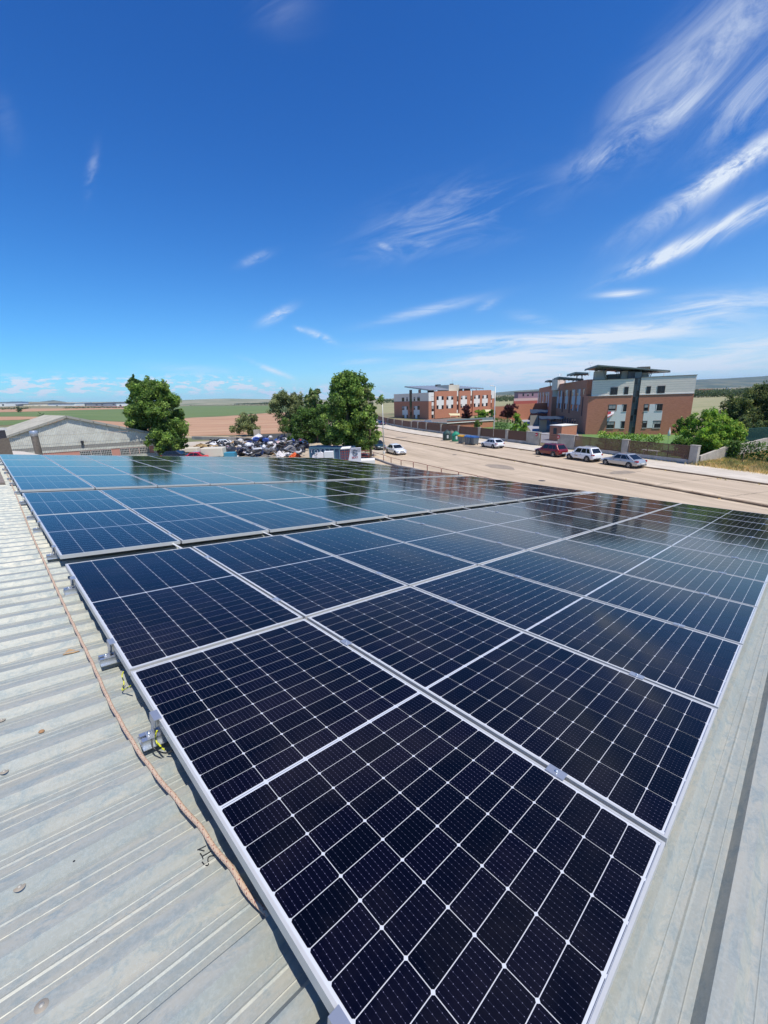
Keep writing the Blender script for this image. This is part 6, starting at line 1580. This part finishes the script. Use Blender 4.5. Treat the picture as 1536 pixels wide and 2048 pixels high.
def hood_mesh(c, seed):
    q = random.Random(seed); g = MB(SC[c]); n = 6; z = lambda x, y: .10*math.cos(x*1.6)+.07*math.cos(y*2.2)
    for i in range(n+1):
        for j in range(n+1): x = -.7+1.4*i/n; y = (-.55+1.1*j/n)*(1-.12*abs(x)); g.v.append((x, y, z(x, y)))
    k0 = len(g.v)
    for i in range(n+1):
        for j in range(n+1): x = -.7+1.4*i/n; y = (-.55+1.1*j/n)*(1-.12*abs(x)); g.v.append((x, y, z(x, y)-.035))
    for i in range(n):
        for j in range(n): a = i*(n+1)+j; g.f += [[a, a+n+1, a+n+2, a+1], [k0+a, k0+a+1, k0+a+n+2, k0+a+n+1]]; g.m += [0, 0]; g.sm += [True, True]
    return g.mesh('bonnet')
cols = ['black']*8+['charcoal']*6+['grey']*4+['white']*5+['navy']*2+['blue', 'red', 'tan', 'blue']
cache = {}
def scrap(x, y, z, c, kind, tiltmax=.5, s=1., lb=None, grp=True):
    key = (c, kind, r.randint(0, 2))
    if key not in cache: cache[key] = {'bumper': bumper_mesh, 'bundle': bundle_mesh, 'bonnet': hood_mesh}[kind](c, hash(c+kind) % 97+key[2] if False else (len(c)*7+len(kind)*3+key[2]))
    p = G(x, y); o = obj({'bumper': 'scrap_bumper', 'bundle': 'scrap_bundle', 'bonnet': 'scrap_bonnet'}[kind], cache[key])
    o.location = (p.x, p.y, z); o.rotation_euler = (r.uniform(-tiltmax, tiltmax), r.uniform(-tiltmax, tiltmax), r.uniform(0, 6.28)); k = s*r.uniform(.8, 1.15); o.scale = (k, k, k*r.uniform(.8, 1.2))
    word = {'bumper': 'car bumper', 'bundle': 'crumpled wrapped bundle', 'bonnet': 'curved body panel'}[kind]
    LM = [(516, 885, 'white sheeted heap'), (556, 888, 'pink and white sheet'), (485, 905, 'pinkish crumpled sheet'), (528, 904, 'blue tarpaulin'), (550, 906, 'tan seat shell'), (560, 910, 'white bag'), (590, 910, 'orange plastic'), (610, 884, 'small blue sheet'), (424, 898, 'timber crate'), (457, 912, 'sky-blue crate'), (618, 902, 'blue container')]
    bx, by, bn = min(LM, key=lambda q: math.hypot(q[0]-x, 2*(q[1]-y))); dx_, dy_ = x-bx, (y-by)*2
    rel = ('right of' if dx_ > 0 else 'left of') if abs(dx_) > abs(dy_) else ('in front of' if dy_ > 0 else 'behind')
    hi = 'high' if z > .8 else ('halfway up' if z > .4 else 'low')
    tag(o, lb or '%s %s %s in scrap %s the %s' % (c, word, hi, rel, bn), {'bumper': 'bumper', 'bundle': 'bundle', 'bonnet': 'car panel'}[kind], '%s %ss in the scrap heaps' % (c, word)); return o
for k in range(270):
    x = r.uniform(428, 612); yb = r.uniform(882, 914)
    if x < 470 and yb < 884: continue
    if x < 445 and yb > 905: continue
    hmax = 1.5*math.exp(-((x-540)/70)**2)+.35
    z = r.uniform(0.0, hmax)
    scrap(x, yb+z*6, z, r.choice(cols), r.choice(['bumper', 'bumper', 'bundle', 'bonnet']), .7)
for k in range(10): scrap(r.uniform(392, 430), r.uniform(893, 905), r.uniform(0, .25), r.choice(['tan', 'black', 'charcoal', 'white', 'red']), r.choice(['bumper', 'bonnet']), .35)
for k in range(14): scrap(r.uniform(418, 450), r.uniform(886, 892), r.uniform(0, .5), r.choice(['black', 'charcoal', 'black', 'white']), 'bumper')
# special heaps
def mound(name, lb, cat, x, y, wpx, hpx, M, seed, dpx=.5, rough=.22):
    p = G(x, y); w_ = wpx/F*p.y/2; h_ = hpx/F*p.y; q = np.random.default_rng(seed); n, m_ = 22, 9; g = MB(M)
    for i in range(m_):
        t = i/(m_-1)
        for j in range(n):
            a = 2*math.pi*j/n; rr = (1-t**1.3)*(1+q.uniform(-rough, rough)); g.v.append((w_*rr*math.cos(a)+w_*.15*t, w_*dpx*2*rr*math.sin(a)*.6, h_*(t**.8)*(1+q.uniform(-.08, .08))))
    for i in range(m_-1):
        for j in range(n): a = i*n+j; b = i*n+(j+1) % n; g.f.append([a, b, b+n, a+n]); g.m.append(0); g.sm.append(False)
    o = g.build(name, None, (p.x, p.y, 0)); return tag(o, lb, cat)
TARP = mat('white_sheeting', (.74, .72, .74), .6, var=.06, vscale=2)
mound('sheeted_heap', 'big white sheeted heap topping the scrap pile', 'heap', 516, 893, 50, 25, TARP, 3)
mound('sheeted_heap', 'pink and white crumpled sheet in the middle of the scrap', 'heap', 556, 894, 26, 12, mat('pink_white_sheet', (.68, .45, .46), .8, col2=(.74, .74, .76), vscale=1.5), 4)
mound('crumpled_sheet', 'pinkish crumpled sheet low in the scrap, left of the blue tarpaulin', 'heap', 485, 909, 20, 10, mat('pink_white_sheet', (.7, .6, .6), .8), 5)
mound('blue_tarpaulin', 'bright blue tarpaulin spread over the scrap', 'tarpaulin', 528, 907, 32, 9, SC['blue'], 6)
mound('tan_cushion', 'tan seat shell beside the white bag', 'seat', 550, 909, 20, 10, SC['tan'], 7)
mound('white_bag', 'bulging white bag standing at the front of the scrap', 'bag', 560, 914, 16, 15, TARP, 8)
mound('orange_plastic', 'bright orange crumpled plastic near the blue container', 'plastic', 590, 914, 22, 10, SC['orange'], 9)
mound('blue_sheet', 'small blue sheet at the back of the scrap near the trees', 'sheet', 610, 888, 14, 8, SC['blue'], 10)
mound('white_cover', 'small white cover at the edge of the roof, right of the blue crate', 'cover', 473, 916, 10, 7, TARP, 11)
mound('earth_heap', 'low tan heap with timber left of the yellow crate', 'heap', 400, 901, 46, 14, mat('straw_heap', (.40, .29, .13), .95, col2=(.16, .10, .06), vscale=2, var=.3), 12, rough=.3)
# crate frame
p = G(421, 903); g = MB(mat('pale_timber', (.58, .42, .22), .8)); w_, h_, d_ = 1.25, 1.0, .9
for x in (0, w_*.5, w_):
    for y in (0, d_): g.bar((x, y, 0), (x, y, h_), .09)
for z in (.05, h_*.5, h_):
    g.bar((0, 0, z), (w_, 0, z), .09); g.bar((0, d_, z), (w_, d_, z), .09); g.bar((0, 0, z), (0, d_, z), .09); g.bar((w_, 0, z), (w_, d_, z), .09)
o = g.build('timber_crate', None, (p.x, p.y, 0)); o.rotation_euler[2] = .2; tag(o, 'open yellow timber crate frame at the left of the scrap', 'crate')
p = G(428, 899); scrap(432, 899, .3, 'grey', 'bonnet', .3, 1.6, 'large grey car panel leaning behind the timber crate'); scrap(430, 897, .7, 'white', 'bonnet', .4, 1.3, 'white car panel on top beside the timber crate')
# vehicles parked in the yard
def yardcar(lb, x, y, head, M, style='saloon', H=1.45, L=4.3): p = G(x, y); car(lb, Vector((p.x, p.y, .02)), head, L, 1.8, H, M, style, group='cars parked in the yard')
yardcar('black car with roof rails in the yard, right of the shed', 355, 920.5, (1, .12, 0), BLP, 'hatch', 1.55)
yardcar('bright red car in the yard beside the black one', 391, 923.0, (-1, .1, 0), paint('bright_red_paint', (.55, .01, .015)), 'saloon', 1.45, 4.4)
yardcar('scrapped white car wedged behind the scrap, left of the sheeted heap', 452, 893, (1, .3, 0), WHP, 'hatch', 1.4, 3.9)
yardcar('scrapped dark blue car at the right end of the scrap', 596, 897, (-1, .2, 0), paint('old_blue_paint', (.04, .08, .20)), 'hatch', 1.4, 3.9)
yardcar('scrapped silver car behind the pink and white sheet', 572, 889, (1, -.1, 0), SILP, 'saloon', 1.4, 4.2)
def van(lb, x, y, L, W_, H, M):
    p = G(x, y); rt = empty('box_trailer', lb, 'trailer', loc=(p.x, p.y, 0)); g = MB(M); g.box(-L/2, L/2, 0, W_, .6, H); bevel(g.build('body', rt), .12, 3)
    for s_ in (-.3, .3):
        for yy in (0, W_): g = MB(TYR); g.lathe((s_*L, yy, .35), [(.35, -.1), (.35, .1), (0, .1)], n=16, axis=(0, 1, 0)); g.build('wheel', rt)
van('cream-white box trailer in the yard, right of the red car', 425, 922, 3.3, 1.8, 1.95, mat('cream_panel', (.66, .60, .48), .5))
van('small cream trailer behind the red car', 383, 912, 2.0, 1.6, 1.35, mat('cream_panel', (.66, .60, .48), .5))
p = G(457, 920); g = MB(SC['sky']); w_ = 1.9; g.hexa([(-w_/2, 0, .1), (w_/2, 0, .1), (w_/2, 1.2, .1), (-w_/2, 1.2, .1), (-w_/2-.1, -.1, 1.1), (w_/2+.1, -.1, 1.1), (w_/2+.1, 1.3, 1.1), (-w_/2-.1, 1.3, 1.1)]); o = g.build('blue_crate', None, (p.x, p.y, 0)); tag(o, 'sky-blue plastic crate at the front of the yard', 'crate')
# text helper
def lettering(s, size, M, mw, parent, name='lettering', ext=.01):
    cu = bpy.data.curves.new(name, 'FONT'); cu.body = s; cu.size = size; cu.extrude = ext; cu.align_x = 'CENTER'; cu.align_y = 'CENTER'; cu.materials.append(M)
    tmp = bpy.data.objects.new('t', cu); COL.objects.link(tmp); bpy.context.view_layer.update()
    me = bpy.data.meshes.new_from_object(tmp.evaluated_get(bpy.context.evaluated_depsgraph_get())); bpy.data.objects.remove(tmp)
    o = bpy.data.objects.new(name, me); COL.objects.link(o); o.parent = parent
    bpy.context.view_layer.update(); o.matrix_world = mw; return o
def face_mat(c, e, up=Vector((0, 0, 1))):
    e = Vector(e).normalized(); up = (up-e*up.dot(e)).normalized(); n_ = e.cross(up); m_ = Matrix.Identity(4)
    for i in range(3): m_[i][0] = e[i]; m_[i][1] = up[i]; m_[i][2] = n_[i]; m_[i][3] = c[i]
    return m_
# blue container with letters
ct = empty('blue_container', 'dark blue open container with white letters at the right of the scrap', 'container', loc=(0, 0, 0))
dc = 58.; a = at(618, 895.5, dc); b = at(700, 893.5, dc-1.5); e = b-a; e.z = 0; zt_ = a.z; Lc = e.length; e.normalize(); q = Vector((-e.y, e.x, 0))
CB = mat('container_blue', (.035, .085, .16), .55, var=.15, vscale=2)
g = MB(CB); P = Vector((a.x, a.y, 0)); g.obox(P, e*Lc, q*.1, Vector((0, 0, zt_))); g.obox(P+q*2.3, e*Lc, q*.1, Vector((0, 0, zt_))); g.obox(P, e*.1, q*2.4, Vector((0, 0, zt_))); g.obox(P+e*Lc, e*-.1, q*2.4, Vector((0, 0, zt_))); g.obox(P+e*.1+q*.1, e*(Lc-.2), q*2.2, Vector((0, 0, .6))); g.build('tub', ct)
g = MB(mat('container_rib', (.10, .20, .26), .5))
for k in range(9): g.obox(P+e*(k*(Lc-.12)/8)-q*.10, e*.12, q*.10, Vector((0, 0, zt_)))
g.obox(P-q*.12+Vector((0, 0, zt_-.12)), e*Lc, q*.14, Vector((0, 0, .14))); g.build('rib', ct)
LT = mat('letter_white', (.75, .77, .80), .6)
for k, ch_ in enumerate('TOTAL'):
    xx = [623.0, 632.3, 641.5, 650.5, 659.5][k]; w = Wall(P, e, None); u, z = w.uz(xx, 900.5); lettering(ch_, .72, LT, face_mat(w.at(u, zt_-.52, .012 if False else .03), e), ct)
root = MB(TARP); P1 = [at(624, 916, 56.5), at(625, 911, 56.5), at(632, 906, 56.5), at(641, 904, 56.5), at(645.5, 906.5, 56.5), at(646, 916, 56.5)][::-1]
root.face(P1); root.face([p+q*.3 for p in P1][::-1])
for i in range(6): root.face([P1[i], P1[i]+q*.3, P1[(i+1) % 6]+q*.3, P1[(i+1) % 6]])
o = root.build('white_sack'); tag(o, 'white sack with dark letters in front of the blue container', 'sack'); lettering('LP', .45, BLKP, face_mat(at(632, 909.5, 56.4), e), o)
g = MB(mat('white_enamel', (.76, .76, .75), .4)); a = at(647.5, 903.5, 40.); b = at(666, 903.5, 40.)
g.box(a.x, b.x, a.y, a.y+.6, a.z-1.6, a.z); o = bevel(g.build('white_cabinet'), .03); tag(o, 'white box-shaped cabinet just beyond the far corner of the roof', 'cabinet')
g = MB(FRD); g.box(a.x+.02, b.x-.02, a.y-.02, a.y+.01, a.z-.66, a.z-.60); g.build('seam', o)
g = MB(POLE); g.box(a.x+.3, a.x+.5, a.y+.2, a.y+.4, 0, a.z-1.6); g.build('stand', o)
# pole sign
sg = empty('white_sign', 'white sign board with grey emblem and red letters beyond the roof', 'sign', loc=(0, 0, 0)); ds = 44.
c4 = [at(696, 925, ds), at(722, 927, ds), at(721.5, 895.5, ds), at(701.5, 896.5, ds)]
g = MB(mat('sign_board', (.74, .74, .77), .5)); qq = Vector((0, .35, 0)); g.hexa([c4[0], c4[1], c4[1]+qq, c4[0]+qq, c4[3], c4[2], c4[2]+qq, c4[3]+qq]); g.build('board', sg)
g = MB(mat('sign_grey', (.36, .37, .42), .5)); P = [at(702, 896.8, ds-.012), at(721.3, 895.9, ds-.012), at(721, 903.5, ds-.012), at(701, 906.5, ds-.012)]; g.face(P); g.face([p+Vector((0, .01, 0)) for p in P][::-1]); g.build('grey_field', sg)
em = MB(mat('emblem_grey', (.20, .21, .24), .35, .5)); 
u_ = (at(712, 905, ds)-at(711, 905, ds)).length
def arc(cx_, cy_, r_x, r_y, a0_, a1_): return [at(cx_+r_x*math.cos(math.radians(t)), cy_-r_y*math.sin(math.radians(t)), ds-.03) for t in np.linspace(a0_, a1_, 9)]
em.tube(arc(710.5, 902, 4.4, 2.6, 20, 260), .045, n=6); em.tube(arc(710.5, 907.2, 4.4, 2.6, 80, -160), .045, n=6); em.tube([at(705, 906.2, ds-.03), at(714, 905.6, ds-.03)], .035, n=6); em.build('emblem', sg)
lettering('SEAT', .30, mat('letter_red', (.42, .05, .05), .5), face_mat(at(710, 915.2, ds-.015), (1, .0, .02)), sg)
g = MB(POLE); p = at(709, 926, ds+.15); g.tube([Vector((p.x, p.y, 0)), Vector((p.x, p.y, p.z+.3))], .12, n=10); g.build('post', sg)
# open-sided shelter left of the sign with red-brown racks
rk = empty('red_rack', 'red-brown metal rack under a thin white shelter roof beside the sign', 'rack', loc=(0, 0, 0)); a = at(681, 899, 48); b = at(700, 897.5, 48)
g = MB(WHTP); g.obox(Vector((a.x, a.y, a.z)), b-a, Vector((0, 2, 0)), Vector((0, 0, .08))); g.build('shelter_roof', rk)
g = MB(mat('rack_red', (.25, .06, .045), .6))
for k in range(6): x = a.x+(b.x-a.x)*k/5; g.bar((x, a.y+.1, 0), (x, a.y+.1, a.z), .06)
for k in range(9): z = a.z-.25-.32*k; g.bar((a.x, a.y+.1, z), (b.x+2.2, a.y+.1, z), .07)
for k in range(5): x = b.x+.5+.4*k; g.bar((x, a.y+.3, 0), (x, a.y+.3, a.z-.5), .06)
g.build('frame', rk)
p = at(733, 921, 46); g = MB(WHTP); g.box(p.x-.9, p.x+.9, p.y, p.y+1.8, 0, p.z); o = g.build('white_cabin'); tag(o, 'low white flat cabin roof right of the sign', 'cabin')

# ================================================================ air
hz = bpy.data.materials.new('air'); hz.use_nodes = True; t = hz.node_tree; t.nodes.clear(); v = t.nodes.new('ShaderNodeVolumePrincipled'); v.inputs['Color'].default_value = (.50, .72, 1.0, 1); v.inputs['Density'].default_value = 4.5e-5; v.inputs['Anisotropy'].default_value = 0.0
oo = t.nodes.new('ShaderNodeOutputMaterial'); t.links.new(v.outputs[0], oo.inputs['Volume'])
g = MB(hz); g.box(-16000, 16000, -14000, 16000, -7, 340); o = g.build('haze'); o['kind'] = 'stuff'
